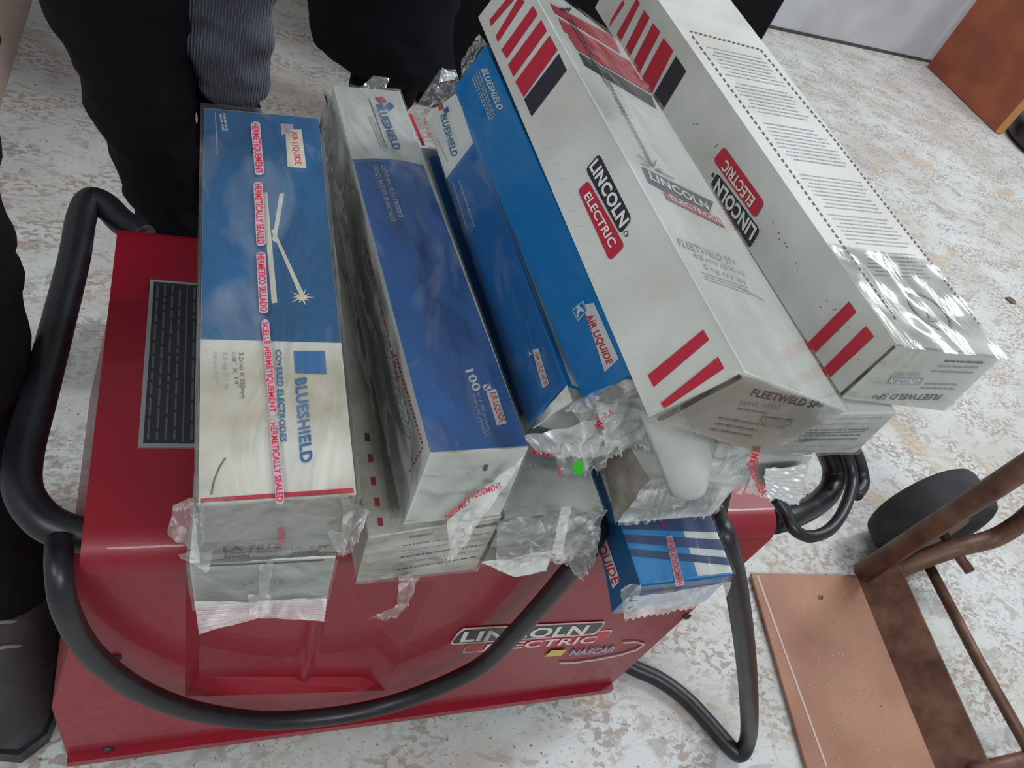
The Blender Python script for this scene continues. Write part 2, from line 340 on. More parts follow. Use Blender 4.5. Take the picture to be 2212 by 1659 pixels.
# ------------------------------------------------------------------ the room
M_FLOOR = bpy.data.materials.new('floor_worn_paint'); M_FLOOR.use_nodes = True
def floor_mat():
    nt = M_FLOOR.node_tree; b = nt.nodes['Principled BSDF']; L = nt.links.new
    tc = nt.nodes.new('ShaderNodeTexCoord')
    def noise(sc, det, vec=None, dist=0):
        n = nt.nodes.new('ShaderNodeTexNoise'); n.inputs['Scale'].default_value = sc; n.inputs['Detail'].default_value = det; n.inputs['Distortion'].default_value = dist
        L(vec or tc.outputs['Object'], n.inputs['Vector']); return n.outputs['Fac']
    def ramp(x, a, b_, ca, cb):
        r = nt.nodes.new('ShaderNodeValToRGB'); r.color_ramp.elements[0].position = a; r.color_ramp.elements[1].position = b_
        r.color_ramp.elements[0].color = ca; r.color_ramp.elements[1].color = cb; L(x, r.inputs['Fac']); return r.outputs['Color']
    def mix(f, a, b_, t='MIX'):
        m = nt.nodes.new('ShaderNodeMix'); m.data_type = 'RGBA'; m.blend_type = t
        if hasattr(f, 'is_linked') or not isinstance(f, float): L(f, m.inputs[0])
        else: m.inputs[0].default_value = f
        for s_, v in ((m.inputs[6], a), (m.inputs[7], b_)):
            if isinstance(v, tuple): s_.default_value = v
            else: L(v, s_)
        return m.outputs[2]
    mp = nt.nodes.new('ShaderNodeMapping'); mp.inputs['Scale'].default_value = (1, 1.5, 1); mp.inputs['Rotation'].default_value = (0, 0, .25); L(tc.outputs['Object'], mp.inputs[0])
    K = (0, 0, 0, 1); Wt = (1, 1, 1, 1)
    base = mix(ramp(noise(3.5, 4), .4, .65, K, Wt), srgb('#cdd1d1'), srgb('#bcbbb6'))
    fine = ramp(noise(85, 8, mp.outputs[0], .4), .49, .55, K, Wt)
    big = ramp(noise(9, 5, mp.outputs[0], .4), .42, .58, K, Wt)
    f1 = nt.nodes.new('ShaderNodeMath'); f1.operation = 'MULTIPLY'; L(fine, f1.inputs[0]); L(big, f1.inputs[1])
    f1b = nt.nodes.new('ShaderNodeMath'); f1b.operation = 'MULTIPLY'; L(f1.outputs[0], f1b.inputs[0]); f1b.inputs[1].default_value = .9
    c1 = mix(f1b.outputs[0], base, srgb('#a0938a'))
    mid = ramp(noise(24, 8, mp.outputs[0], .8), .56, .64, K, Wt)
    f2 = nt.nodes.new('ShaderNodeMath'); f2.operation = 'MULTIPLY'; L(mid, f2.inputs[0]); f2.inputs[1].default_value = .6
    c2 = mix(f2.outputs[0], c1, srgb('#9c938c'))
    spk = ramp(noise(190, 4), .64, .70, K, Wt)
    c3 = mix(spk, c2, srgb('#6f6964'))
    yel = ramp(noise(5.2, 6, mp.outputs[0], 1.5), .56, .70, K, Wt)
    f3 = nt.nodes.new('ShaderNodeMath'); f3.operation = 'MULTIPLY'; L(yel, f3.inputs[0]); f3.inputs[1].default_value = .7
    c4 = mix(f3.outputs[0], c3, srgb('#b7a283'))
    L(c4, b.inputs['Base Color']); b.inputs['Roughness'].default_value = .6
    bp = nt.nodes.new('ShaderNodeBump'); bp.inputs['Strength'].default_value = .25; bp.inputs['Distance'].default_value = .002
    L(noise(75, 7, mp.outputs[0], .6), bp.inputs['Height']); L(bp.outputs[0], b.inputs['Normal'])
floor_mat()
mb = MB(); mb.face([(-2.5, -3, 0), (6, -3, 0), (6, 4.6, 0), (-2.5, 4.6, 0)], M_FLOOR); tag(mb.build('floor'), kind='structure')
M_WALL = mat('wall_paint_grey_white', '#c4c6cc', .6, col2='#b2b4ba', nscale=3, bump=.1)
M_LWALL = mat('wall_beige_paint', '#b9a396', .6, col2='#a8958a', nscale=4)
a = atz(1660, 60, 0); b_ = atz(1960, 125, 0); d = (b_ - a).normalized(); a0 = a - d * 4.5; b0 = b_ + d * 2.5; n = Vector((-d.y, d.x, 0))
mb = MB(); H = Vector((0, 0, 2.7))
mb.mesh([a0, b0, b0 + n * .1, a0 + n * .1, a0 + H, b0 + H, b0 + n * .1 + H, a0 + n * .1 + H], [(0, 1, 2, 3), (4, 7, 6, 5), (0, 4, 5, 1), (1, 5, 6, 2), (2, 6, 7, 3), (3, 7, 4, 0)], M_WALL)
tag(mb.build('wall_back'), kind='structure')
mb = MB(); mb.box((-.335, 2.1, 1.35), (.10, 2.0, 2.7), M_LWALL); tag(mb.build('wall_left'), kind='structure')
# dark line where the wall meets the floor
mb = MB(); k = n * -.006
mb.mesh([a0 - n * .004, b0 - n * .004, b0 - n * .004 + Vector((0, 0, .012)), a0 - n * .004 + Vector((0, 0, .012)), a0 + n * .004, b0 + n * .004, b0 + n * .004 + Vector((0, 0, .012)), a0 + n * .004 + Vector((0, 0, .012))],
        [(0, 1, 2, 3), (4, 7, 6, 5), (0, 4, 5, 1), (2, 6, 7, 3), (3, 7, 4, 0), (1, 5, 6, 2)], mat('joint_dark', '#4b4845', .9)); tag(mb.build('trim_1'), kind='structure')

# ------------------------------------------------------------------ welding machine
M_WRED = mat('welder_red_enamel', '#8e0922', .42, coat=.2, bump=.05, bscale=60, col2='#82081f', nscale=6)
M_WDK = mat('welder_dark_metal', '#26262b', .5, col2='#34343a')
M_RUB = mat('black_rubber', '#17171b', .38, bump=.12, bscale=130, col2='#202026', nscale=30)
M_PLATE = mat('name_plate_dark', '#2b2d34', .35)
M_PLINE = mat('name_plate_border', '#8b8e8e', .4)
X1 = .500; YF = .264; YB = .586; ZT = .42; ZB = .045; RB = .022
def xl(z): return -.047 - .005 * min(1, (ZT - z) / .08) if z > .34 else (-.052 - .026 * (.34 - z) / .16 if z > .18 else -.078 + .004 * (.18 - z) / .13)
welder = empty('welding_machine', ((X1 - .05) / 2, .425, 0), 'red metal welding machine under the stacks of cartons, black handle at left', 'welding machine')
mb = MB()
prof = []
prof.append((YF, ZT - RB))
for k in range(1, 9): t = math.pi / 2 * k / 8; prof.append((YF + RB - RB * math.cos(t), ZT - RB + RB * math.sin(t)))
for k in range(0, 9): t = math.pi / 2 * k / 8; prof.append((YB - RB + RB * math.sin(t), ZT - RB + RB * math.cos(t)))
for z in (.38, .34, .30, .24, .18, .12): prof.append((YB, z))
prof.append((YB, ZB))
fs = []
NX = 30
vs = []
for (y, z) in prof:
    for i in range(NX + 1):
        x = xl(z) + (X1 - xl(z)) * i / NX; vs.append((x, y, z))
for j in range(len(prof) - 1):
    for i in range(NX):
        q = j * (NX + 1) + i; fs.append((q, q + 1, q + NX + 2, q + NX + 1))
mb.mesh(vs, fs, M_WRED, True)
# side panel with a pressed recess
zs = [ZT - RB, .38, .34, .30, .24, .18, .12, ZB]
hole = [aty(402, 1262, YF), aty(940, 1256, YF), aty(832, 1492, YF), aty(400, 1505, YF)]
hole = [Vector((p.x, YF, p.z)) for p in hole]
left = [Vector((xl(z), YF, z)) for z in zs]; right = [Vector((X1, YF, z)) for z in zs]
TL, TR, BR, BL = hole
mb.face([left[0], right[0], TR, TL], M_WRED)
mb.face([right[0]] + right[1:] + [BR, TR], M_WRED)
mb.face([right[-1], left[-1], BL, BR], M_WRED)
mb.face([left[0], TL, BL] + left[1:][::-1], M_WRED)
dp = .012; ins = [TL + Vector((.010, dp, -.012)), TR + Vector((-.022, dp, -.012)), BR + Vector((-.022, dp, .012)), BL + Vector((.010, dp, .012))]
for i in range(4): mb.face([hole[i], hole[(i + 1) % 4], ins[(i + 1) % 4], ins[i]], M_WRED)
# recess floor with a soft vertical rib
r0 = aty(668, 1330, YF + dp).x; r1 = aty(640, 1500, YF + dp).x
def rib(i, j):
    p = ins[0] * (1 - i) * (1 - j) + ins[1] * i * (1 - j) + ins[2] * i * j + ins[3] * (1 - i) * j
    return p + Vector((0, -.005 * math.exp(-((p.x - (r0 + (r1 - r0) * j)) / .006) ** 2), 0))
mb.grid(rib, 60, 6, M_WRED, True)
# end plates and bottom
zsq = [ZT - RB, .38, .34, .30, .24, .18, .12, ZB]
for za, zb in zip(zsq[:-1], zsq[1:]): mb.face([(xl(za), YF, za), (xl(za), YB, za), (xl(zb), YB, zb), (xl(zb), YF, zb)], M_WRED)
mb.face([(xl(z), y, z) for (y, z) in prof if z >= ZT - RB - 1e-6], M_WRED)
mb.face([(X1, y, z) for (y, z) in prof][::-1] + [(X1, YF, z) for z in zs[1:]], M_WRED)
mb.face([(xl(ZB), YF, ZB), (X1, YF, ZB), (X1, YB, ZB), (xl(ZB), YB, ZB)], M_WDK)
# bottom hem lip
mb.box(((X1 + xl(ZB)) / 2, YF - .0035, ZB + .006), (X1 - xl(ZB), .007, .012), M_WRED)
class Plane(Face):
    def __init__(s, a, b, c, d, n): s.a, s.b, s.c, s.d = [Vector(x) for x in (a, b, c, d)]; s.n = Vector(n)
SP = Plane((0, YF, ZT), (.5, YF, ZT), (.5, YF, 0), (0, YF, 0), (0, -1, 0))
M_WLOGO = mat('logo_dark_green_grey', '#2f3a38', .4); M_WLG = mat('logo_outline_pale', '#c9a9ac', .4); M_WLR = mat('logo_red_field', '#b12a3c', .4)
M_LTX = mat('logo_letter_white', '#dccfce', .4)
def par(q, g):   # grow a parallelogram measured in pixels
    c_ = Vector((sum(p[0] for p in q) / 4, sum(p[1] for p in q) / 4)); out = []
    for p in q:
        v = Vector(p) - c_; out.append(tuple(c_ + v + Vector((math.copysign(g * 1.3, v.x), math.copysign(g, v.y)))))
    return out
# order: start-bottom, end-bottom, end-top, start-top
K1 = [(973, 1388), (1282, 1366), (1306, 1343), (1000, 1358)]
K2 = [(1001, 1408), (1302, 1384), (1322, 1362), (1012, 1388)]
SP.rquad(mb, par(K2, 3.5), M_WLG, .0004, .28, .03); SP.rquad(mb, K2, M_WLR, .0007, .28, .03)
SP.rquad(mb, par(K1, 3.5), M_WLG, .0010, .28, .03); SP.rquad(mb, K1, M_WLOGO, .0013, .28, .03)
SP.text(mb, 'LINCOLN', (992, 1383), (1260, 1367), (1002, 1362), M_LTX, .0016, .03, .0)
SP.text(mb, 'ELECTRIC', (1043, 1403), (1280, 1385), (1052, 1388), M_LTX, .0016, .02, .0)
SP.quad(mb, [(1175, 1416), (1212, 1413), (1224, 1400), (1190, 1402)], mat('logo_yellow', '#c9b75c', .5), .0016, (2, 2), False)
SP.text(mb, 'NASCAR', (1228, 1413), (1322, 1405), (1238, 1401), mat('logo_bluish_letters', '#9f9fc4', .5), .0019, .02, 0)
pp = [(1208, 1430), (1240, 1429), (1290, 1422), (1340, 1412), (1375, 1401), (1392, 1389), (1372, 1384), (1345, 1386)]
for p, q in zip(pp[:-1], pp[1:]): SP.line(mb, p, q, 3.2, M_WLG, .0016)
mb.build('casing', welder)
# louvre name plate on the roof
RP = Plane((-.05, YB, ZT), (.5, YB, ZT), (.5, YF, ZT), (-.05, YF, ZT), (0, 0, 1))
pb = MB(); p0 = atz(331, 607, ZT); p1 = atz(290, 968, ZT); xa = (p0.x + p1.x) / 2
pb.box((xa + .06, (p0.y + p1.y) / 2, ZT + .0008), (.12, p0.y - p1.y, .0016), M_PLINE)
pb.box((xa + .06, (p0.y + p1.y) / 2, ZT + .0017), (.114, p0.y - p1.y - .006, .0010), M_PLATE)
for k in range(9):
    x = xa + .006 + k * .0055
    if k == 4: pb.box((x, (p0.y + p1.y) / 2, ZT + .0024), (.0012, p0.y - p1.y - .008, .0004), M_DGREY); continue
    rr = random.Random(k)
    y = p1.y + .006
    while y < p0.y - .008:
        l = rr.uniform(.004, .02); l = min(l, p0.y - .006 - y); pb.box((x, y + l / 2, ZT + .0024), (.0016, l, .0003), M_DGREY); y += l + .003
pb.build('name_plate', welder)
# screws
for px, py in ((248, 1420), (232, 1618), (1295, 1493), (1483, 1330)):
    s_ = MB(); c0 = aty(px, py, YF)
    s_.grid(lambda i, j: (c0.x + .005 * math.cos(6.283 * i) * math.cos(1.57 * j), YF - .003 * math.sin(1.57 * j) - .0005, c0.z + .005 * math.sin(6.283 * i) * math.cos(1.57 * j)), 10, 4, M_WDK, True, closeu=True)
    s_.build('screw', welder)
# recessed base and four feet
bb = MB(); bb.box((.215, .425, .031), (.55, .30, .028), M_WDK); bb.build('base', welder)
for x in (-.03, .46):
    for y in (.30, .55):
        f_ = MB(); f_.box((x, y, .0085), (.05, .04, .017), M_RUB); f_.build('foot', welder)
# handle bar at the left end
hb = MB(); zH = .395
hp = [atz(310, 512, zH), atz(296, 500, zH), atz(262, 478, zH), atz(228, 445, zH), atz(196, 434, zH), atz(176, 470, zH), atz(160, 560, zH), atz(125, 700, zH), atz(86, 850, zH), atz(52, 980, zH), atz(50, 1060, zH), atz(90, 1120, zH), atz(150, 1150, zH), atz(215, 1158, zH)]
hb.tube(hp, .0122, M_RUB, 16, 6); hb.build('handle_bar', welder)

# ------------------------------------------------------------------ cables
cab = MB()
cp = [aty(128, 1170, .285), aty(128, 1230, .262)] + [aty(x, y, d_) for x, y, d_ in ((140, 1310, .248), (182, 1392, .244), (250, 1458, .243), (330, 1505, .242), (430, 1538, .242), (560, 1556, .242), (700, 1549, .242), (830, 1525, .242), (940, 1487, .242), (1040, 1437, .242), (1110, 1370, .242), (1170, 1305, .242), (1230, 1235, .243), (1280, 1170, .246))]
cp += [Vector((.33, .30, .432)), Vector((.37, .42, .434))]
cp = [p for p in cp if True]
cab.tube(cp, .0082, M_RUB, 14, 6)
tag(cab.build('welding_cable'), 'black rubber cable sagging across the front of the red machine', 'cable')
cab = MB()
cp = [Vector((.452, .315, .434)), aty(1545, 1108, .285), aty(1560, 1150, .255), aty(1583, 1230, .240), aty(1600, 1330, .225), aty(1612, 1430, .21), aty(1618, 1520, .195), Vector(atz(1617, 1590, .045)), Vector(atz(1600, 1628, .014)), atz(1575, 1612, .013), atz(1530, 1560, .013), atz(1480, 1508, .013), atz(1425, 1468, .013), atz(1370, 1443, .013), atz(1290, 1400, .013)]
cab.tube(cp, .0105, M_RUB, 14, 6)
tag(cab.build('power_cable'), 'thick black cable falling over right front corner and folding back on the floor', 'cable')
cab = MB()
P_ = lambda x, y, z: atz(x, y, z)
cp = [P_(1668, 1128, .32), P_(1708, 1116, .32), P_(1755, 1094, .31), P_(1792, 1060, .31), P_(1802, 1018, .32), P_(1788, 975, .34), P_(1765, 935, .36)]
cab.tube(cp, .0135, M_RUB, 14, 6)
tag(cab.build('lead_cable'), 'thickest black cable bent out from the right end of the machine', 'cable')
cab = MB()
cp = [P_(1676, 1078, .35), P_(1698, 1108, .345), P_(1714, 1142, .34), P_(1750, 1159, .335), P_(1794, 1142, .335), P_(1826, 1095, .34), P_(1841, 1035, .345), P_(1830, 985, .36), P_(1812, 940, .38)]
cab.tube(cp, .0065, M_RUB, 12, 6)
cp2 = [P_(1848, 1068, .33), P_(1862, 1045, .33), P_(1858, 1010, .34), P_(1845, 975, .36), P_(1825, 940, .38)]
cab.tube(cp2, .0085, M_RUB, 12, 6)
tag(cab.build('coiled_cable'), 'thinner black cable looped around the thick one at the right end', 'cable')

# ------------------------------------------------------------------ bottom row of cartons
r_, F, mb, c = carton('A2', M_WHITE, 'white carton sealed in crimped plastic, under the big blue and white carton at left')
E_ = F['end']
E_.line(mb, (440, 1222), (575, 1216), 3, M_DGREY); E_.line(mb, (590, 1216), (700, 1209), 3, M_DGREY)
E_.text(mb, 'LA 7018', (520, 1263), (612, 1260), (521, 1254), M_FGREY)
finish(r_, mb); wrap(r_, F, ('end', 'left'), seed=2)
y = c(1, 0, 0).y - .004
sheet(r_, 'sealed_seam', [aty(560, 1218, y), aty(590, 1216, y), aty(578, 1290, y - .004), aty(560, 1290, y - .004)], M_FILM2, .0015, seed=4)
fin = sheet(r_, 'crimped_seal', [aty(420, 1300, y), aty(560, 1300, y), aty(556, 1335, y - .006), aty(430, 1370, y - .010)], M_FILM3, .0012, 60, (30, 24), seed=5, ridges=7)
sheet(r_, 'crimped_seal', [aty(556, 1300, y), aty(708, 1288, y), aty(700, 1342, y - .008), aty(552, 1334, y - .006)], M_FILM3, .0012, 60, (30, 24), seed=8, ridges=7)
sheet(r_, 'crimped_seal', [aty(535, 1285, y - .003), aty(585, 1285, y - .003), aty(588, 1326, y - .009), aty(540, 1330, y - .009)], M_FILM2, .003, 120, (16, 12), seed=9)

r_, F, mb, c = carton('B2', M_WDIRT, 'soiled white carton with torn plastic, right under the carton marked 100')
T = F['top']; E_ = F['end']
for p in ((794, 990), (800, 1040), (808, 1085), (815, 1128), (787, 945)): T.quad(mb, [(p[0], p[1] - 9), (p[0] + 11, p[1] - 9), (p[0] + 13, p[1] + 9), (p[0] + 2, p[1] + 9)], M_RED if p[1] != 945 else M_BLACK, .0003, (1, 1))
for k in range(9): T.scribble(mb, (822 + k * 4, 930), (842 + k * 4, 1120), 2, M_LGREY, k, wl=3)
for k in range(5):
    E_.scribble(mb, (870 - k * 3, 1178 + k * 13), (1060 - k * 8, 1150 + k * 13), 2.5, M_LGREY if k % 2 else M_DGREY, k + 9)
E_.line(mb, (885, 1160), (935, 1152), 4, M_SMUDGE); E_.line(mb, (1020, 1139), (1080, 1130), 5, M_SMUDGE)
finish(r_, mb); wrap(r_, F, ('end', 'top'), seed=3, M=M_FILM)
y = c(1, 0, 0).y - .003
sheet(r_, 'film_scrap', [aty(862, 1246, y), aty(910, 1240, y), aty(880, 1310, y - .003), aty(858, 1312, y - .004)], M_FILM2, .004, 110, (12, 18), seed=11, jag=.3)
sheet(r_, 'film_scrap', [aty(858, 1306, y - .003), aty(880, 1302, y - .003), aty(862, 1332, y - .005), aty(796, 1339, y - .006)], M_FILM2, .003, 130, (12, 10), seed=12, jag=.5)
sheet(r_, 'crumpled_film', [aty(800, 1165, y), aty(1090, 1118, y), aty(1060, 1160, y - .004), aty(790, 1215, y - .004)], M_FILM, .003, 60, (40, 14), seed=13)

r_, F, mb, c = carton('C2', M_GREY, 'grey white carton with crumpled plastic end, third from left in the bottom row')
T = F['top']; E_ = F['end']; L_ = F['left']
T.quad(mb, [(925, 340), (965, 330), (1160, 880), (1120, 900)], M_BLUEC, .0003, (2, 16), False)
T.line(mb, (885, 246), (915, 315), 7, M_REDT); T.text(mb, '100', (893, 253), (905, 282), (908, 250), M_LGREY)
T.text(mb, 'AIR LIQUIDE', (913, 258), (928, 300), (920, 256), M_REDT)
T.quad(mb, [(903, 232), (912, 229), (916, 240), (907, 243)], M_TEAL, .0003, (1, 1))
T.text(mb, '7018', (1150, 1010), (1195, 998), (1142, 995), M_FGREY); T.text(mb, '4.0 x 350', (1130, 1020), (1185, 1010), (1126, 1013), M_FGREY)
E_.text(mb, 'RCK-E7018', (1118, 1170), (1200, 1160), (1120, 1160), M_FGREY)
E_.line(mb, (1105, 1124), (1200, 1115), 3, M_LGREY); E_.line(mb, (1232, 1113), (1290, 1108), 3, M_LGREY)
finish(r_, mb); wrap(r_, F, ('top', 'end'), seed=6)
y = c(1, 0, 0).y - .004
sheet(r_, 'crumpled_film', [aty(1075, 1125, y), aty(1312, 1098, y), aty(1275, 1200, y - .006), aty(1070, 1225, y - .006)], M_FILM2, .006, 55, (34, 24), seed=15, jag=.1)
sheet(r_, 'torn_flap', [aty(1040, 1215, y - .003), aty(1195, 1190, y - .003), aty(1180, 1235, y - .007), aty(1115, 1248, y - .008)], M_WHITE, .002, 60, (20, 10), seed=16, thick=.0008)
sheet(r_, 'sealed_seam', [aty(1212, 1095, y - .006), aty(1235, 1092, y - .006), aty(1215, 1195, y - .009), aty(1192, 1198, y - .009)], M_FILM3, .002, 90, (8, 20), seed=17)
sheet(r_, 'crumpled_film', [aty(1195, 1195, y - .008), aty(1300, 1140, y - .006), aty(1285, 1215, y - .010), aty(1255, 1252, y - .012)], M_FILM2, .005, 80, (18, 18), seed=18, jag=.2)

r_, F, mb, c = carton('D2', M_BLUEL, 'light blue carton with white and navy stripes at the front right of the pile')
T = F['top']; E_ = F['end']; L_ = F['left']
T.quad(mb, [(1464, 1112), (1536, 1108), (1590, 1238), (1508, 1246)], M_TWHITE, .0003, (2, 6), True)
T.quad(mb, [(1330, 1120), (1540, 1104), (1552, 1150), (1345, 1144)], M_NAVY, .0006, (6, 2), True)
T.quad(mb, [(1346, 1155), (1556, 1166), (1566, 1189), (1354, 1173)], M_NAVY, .0006, (6, 2), True)
T.quad(mb, [(1358, 1186), (1572, 1205), (1578, 1222), (1364, 1202)], M_NAVY, .0006, (6, 2), True)
T.rquad(mb, [(1478, 1264), (1459, 1268), (1437, 1160), (1451, 1157)], M_PILL, .0009, .45, .06)
T.text(mb, 'HERMETICALLY SEALED', (1474, 1262), (1449, 1162), (1463, 1266), M_REDT, .0012, .01)
T.text(mb, 'H', (1437, 1139), (1436, 1131), (1426, 1140), M_REDT, .0012, .02)
L_.quad(mb, [(1292, 1130), (1340, 1130), (1384, 1262), (1322, 1322)], M_BLUEA, .0002, (2, 6), False)
L_.quad(mb, [(1292, 1160), (1307, 1152), (1341, 1254), (1325, 1272)], M_TWHITE, .0005, (1, 4), False)
L_.text(mb, 'LIQUIDE', (1288, 1164), (1325, 1262), (1301, 1157), M_REDT, .0008, .015)
E_.rquad(mb, [(1428, 1282), (1456, 1279), (1457, 1268), (1430, 1271)], M_FGREY, .0004, .48, .4)
E_.text(mb, 'HERM', (1472, 1288), (1466, 1272), (1460, 1290), M_REDT, .0012, .01)
finish(r_, mb); wrap(r_, F, ('end', 'top'), seed=7, M=M_FILM0)
y = c(1, 0, 0).y - .003
sheet(r_, 'film_skirt', [aty(1352, 1292, y), aty(1582, 1258, y), aty(1562, 1304, y - .005), aty(1345, 1340, y - .007)], M_FILM3, .002, 55, (34, 12), seed=21, jag=.25)
sheet(r_, 'crumpled_film', [aty(1340, 1272, y - .003), aty(1385, 1262, y - .003), aty(1375, 1320, y - .006), aty(1350, 1342, y - .007)], M_FILM2, .005, 110, (12, 14), seed=22)

# ------------------------------------------------------------------ second row
r_, F, mb, c = carton('E', M_GREY, 'grey carton with worn dark end corner and wrinkled film, on the striped blue carton')
L_ = F['left']; T = F['top']; E_ = F['end']
L_.quad(mb, [(1300, 985), (1352, 950), (1407, 1040), (1330, 1132)], M_WORN, .0003, (6, 6), False)
finish(r_, mb); 
y = c(1, 0, 0).y - .003
sheet(r_, 'wrinkled_wrap', [aty(1403, 1036, y), aty(1590, 1015, y), aty(1550, 1112, y - .003), aty(1333, 1132, y - .001)], M_FILM2, .0035, 40, (60, 16), seed=24, uridges=14)
# rounded torn flap leaning out over it
mf = MB()
f0 = [aty(1378, 885, .250), aty(1560, 880, .250), aty(1532, 1020, .214), aty(1448, 1070, .214)]
def flap(i, j):
    p = f0[0] * (1 - i) * (1 - j) + f0[1] * i * (1 - j) + f0[2] * i * j + f0[3] * (1 - i) * j
    return p + Vector((0, -.012 * math.sin(math.pi * i) ** .8 * (.35 + .65 * j), .004 * math.sin(math.pi * i)))
mf.grid(flap, 18, 10, M_GREY, True); mf.build('torn_flap', r_, thick=.0012)

r_, F, mb, c = carton('F', M_WHITE, 'white carton in silvery plastic marked 7018 under the striped white cartons')
E_ = F['end']; T = F['top']
E_.text(mb, '7018', (1570, 1022), (1618, 1028), (1573, 1008), M_FGREY, .0004, .01)
finish(r_, mb); wrap(r_, F, ('end',), seed=8)
y = c(1, 0, 0).y - .004
sheet(r_, 'crumpled_film', [aty(1545, 960, y), aty(1660, 968, y), aty(1600, 1070, y - .010), aty(1512, 1048, y - .006)], M_FILM2, .004, 60, (24, 18), seed=26)
sheet(r_, 'foil_seal', [aty(1640, 968, y), aty(1752, 982, y), aty(1722, 1088, y - .012), aty(1610, 1068, y - .010)], M_FILM3, .004, 45, (26, 26), seed=27, ridges=0, jag=.08)
sheet(r_, 'foil_seal', [aty(1652, 1010, y - .013), aty(1748, 1000, y - .013), aty(1724, 1090, y - .016), aty(1655, 1074, y - .015)], M_FOIL, .003, 90, (18, 26), seed=28, ridges=9)
st = Plane(aty(1600, 960, y - .016), aty(1700, 960, y - .016), aty(1700, 1080, y - .018), aty(1600, 1080, y - .018), (0, -1, 0))
sm = MB(); st.text(sm, 'HERMETI', (1628, 940), (1618, 1015), (1645, 945), M_REDT, 0, .02); sm.build('seal_print', r_); sm = MB(); st.text(sm, 'CALLY SEA', (1612, 1000), (1645, 1072), (1626, 992), M_REDT, 0, .02)
sm.build('seal_print', r_)

r_, F, mb, c = carton('L3', M_GREY, 'white carton with small grey print, only its end seen under the rightmost carton')
E_ = F['end']
for k in range(6):
    E_.scribble(mb, (1770 - k * 17, 905 + k * 12), (1905 - k * 15, 903 + k * 12), 3, M_DGREY if k in (2, 3) else M_LGREY, k + 40, wl=5)
E_.line(mb, (1740, 935), (1868, 932), 2.5, M_DGREY); E_.line(mb, (1725, 950), (1850, 947), 2, M_DGREY)
finish(r_, mb); wrap(r_, F, ('end',), seed=9)

# ------------------------------------------------------------------ big blue and white carton at left
r_, F, mb, c = carton('A', M_WDIRT, 'blue and white carton with crossed welding rods picture, leftmost on top of the pile')
T = F['top']; L_ = F['left']; E_ = F['end']
T.quad(mb, [(440, 228), (690, 250), (752, 741), (424, 733)], M_BLUEA, .0003, (6, 12))
L_.quad(mb, [(436, 238), (446, 233), (424, 733), (400, 765)], M_BLUEA, .0003, (3, 12), True)
T.quad(mb, [(616, 281), (651, 281), (662, 365), (621, 362)], M_CREAM, .0006, (2, 2)); T.text(mb, 'AIR LIQUIDE', (628, 286), (638, 358), (641, 285), M_REDT, .0008, .01)
T.quad(mb, [(606, 268), (633, 270), (634, 284), (608, 294)], M_PILL, .0006, (1, 1)); T.line(mb, (613, 272), (625, 290), 4, M_LGREY, .0008)
T.quad(mb, [(566, 418), (577, 416), (599, 655), (587, 657)], M_CREAM, .0006, (1, 4)); T.quad(mb, [(604, 419), (614, 420), (596, 525), (588, 520)], M_CREAM, .0006, (1, 3))
T.quad(mb, [(586, 500), (592, 497), (658, 640), (649, 645)], M_CREAM, .0009, (1, 4))
cx_, cy_ = 652, 644; star = []
for k in range(20):
    a_ = k * math.pi / 10; r0_ = (26 if k % 4 == 0 else 19) if k % 2 == 0 else 8; star.append((cx_ + r0_ * math.cos(a_) * 1.1, cy_ + r0_ * math.sin(a_) * .75))
for k in range(20): T.poly(mb, [(cx_, cy_), star[k], star[(k + 1) % 20]], M_CREAM, .0008)
T.line(mb, (465, 245), (470, 335), 2, M_FGREY, .0006); T.scribble(mb, (476, 248), (483, 285), 5, M_FGREY, 3, .0006, 3); T.scribble(mb, (484, 246), (490, 284), 5, M_FGREY, 4, .0006, 3)
T.quad(mb, [(634, 759), (701, 759), (705, 809), (638, 807)], M_TEAL, .0006, (1, 1))
T.text(mb, 'BLUESHIELD', (638, 820), (650, 1003), (661, 816), M_TEAL, .0007, .035); T.text(mb, 'COVERED ELECTRODES', (595, 757), (606, 956), (607, 757), M_TEAL, .0007, .025)
T.text(mb, '3.2mm X 350mm', (516, 763), (520, 862), (526, 763), M_DGREY, .0007); T.text(mb, '1/8" X 14"', (500, 763), (508, 838), (509, 763), M_DGREY, .0007)
T.text(mb, '5.0 kg /11 lb', (481, 762), (485, 842), (490, 762), M_LGREY, .0007); T.text(mb, '130 amp DC+', (460, 762), (464, 826), (468, 762), M_LGREY, .0007)
T.quad(mb, [(434, 1078), (762, 1055), (765, 1067), (434, 1089)], M_RED, .0006, (6, 1))
pts_ = [(487, 990), (474, 1010), (462, 1040), (456, 1070)]
for p, q in zip(pts_[:-1], pts_[1:]): T.line(mb, p, q, 3, M_SMUDGE, .0007)
E_.line(mb, (438, 1186), (735, 1166), 26, M_GREY, .0002)
E_.text(mb, 'LA 7018', (482, 1190), (607, 1182), (482, 1181), M_BLACK, .0006, .01); E_.text(mb, '3.2mm X 350mm', (484, 1198), (600, 1191), (484, 1192), M_DGREY, .0006, 0)
E_.text(mb, '1/8" X 14"', (630, 1188), (712, 1181), (630, 1181), M_BLACK, .0006, 0)
E_.scribble(mb, (484, 1203), (540, 1200), 4, M_DGREY, 5, .0006, 3); E_.scribble(mb, (632, 1194), (690, 1189), 4, M_DGREY, 6, .0006, 3)
finish(r_, mb)
w_ = wrap(r_, F, ('top', 'left', 'end', 'right'), seed=10, grow=.03, e=.002, M=M_FILMB)
sp = MB()
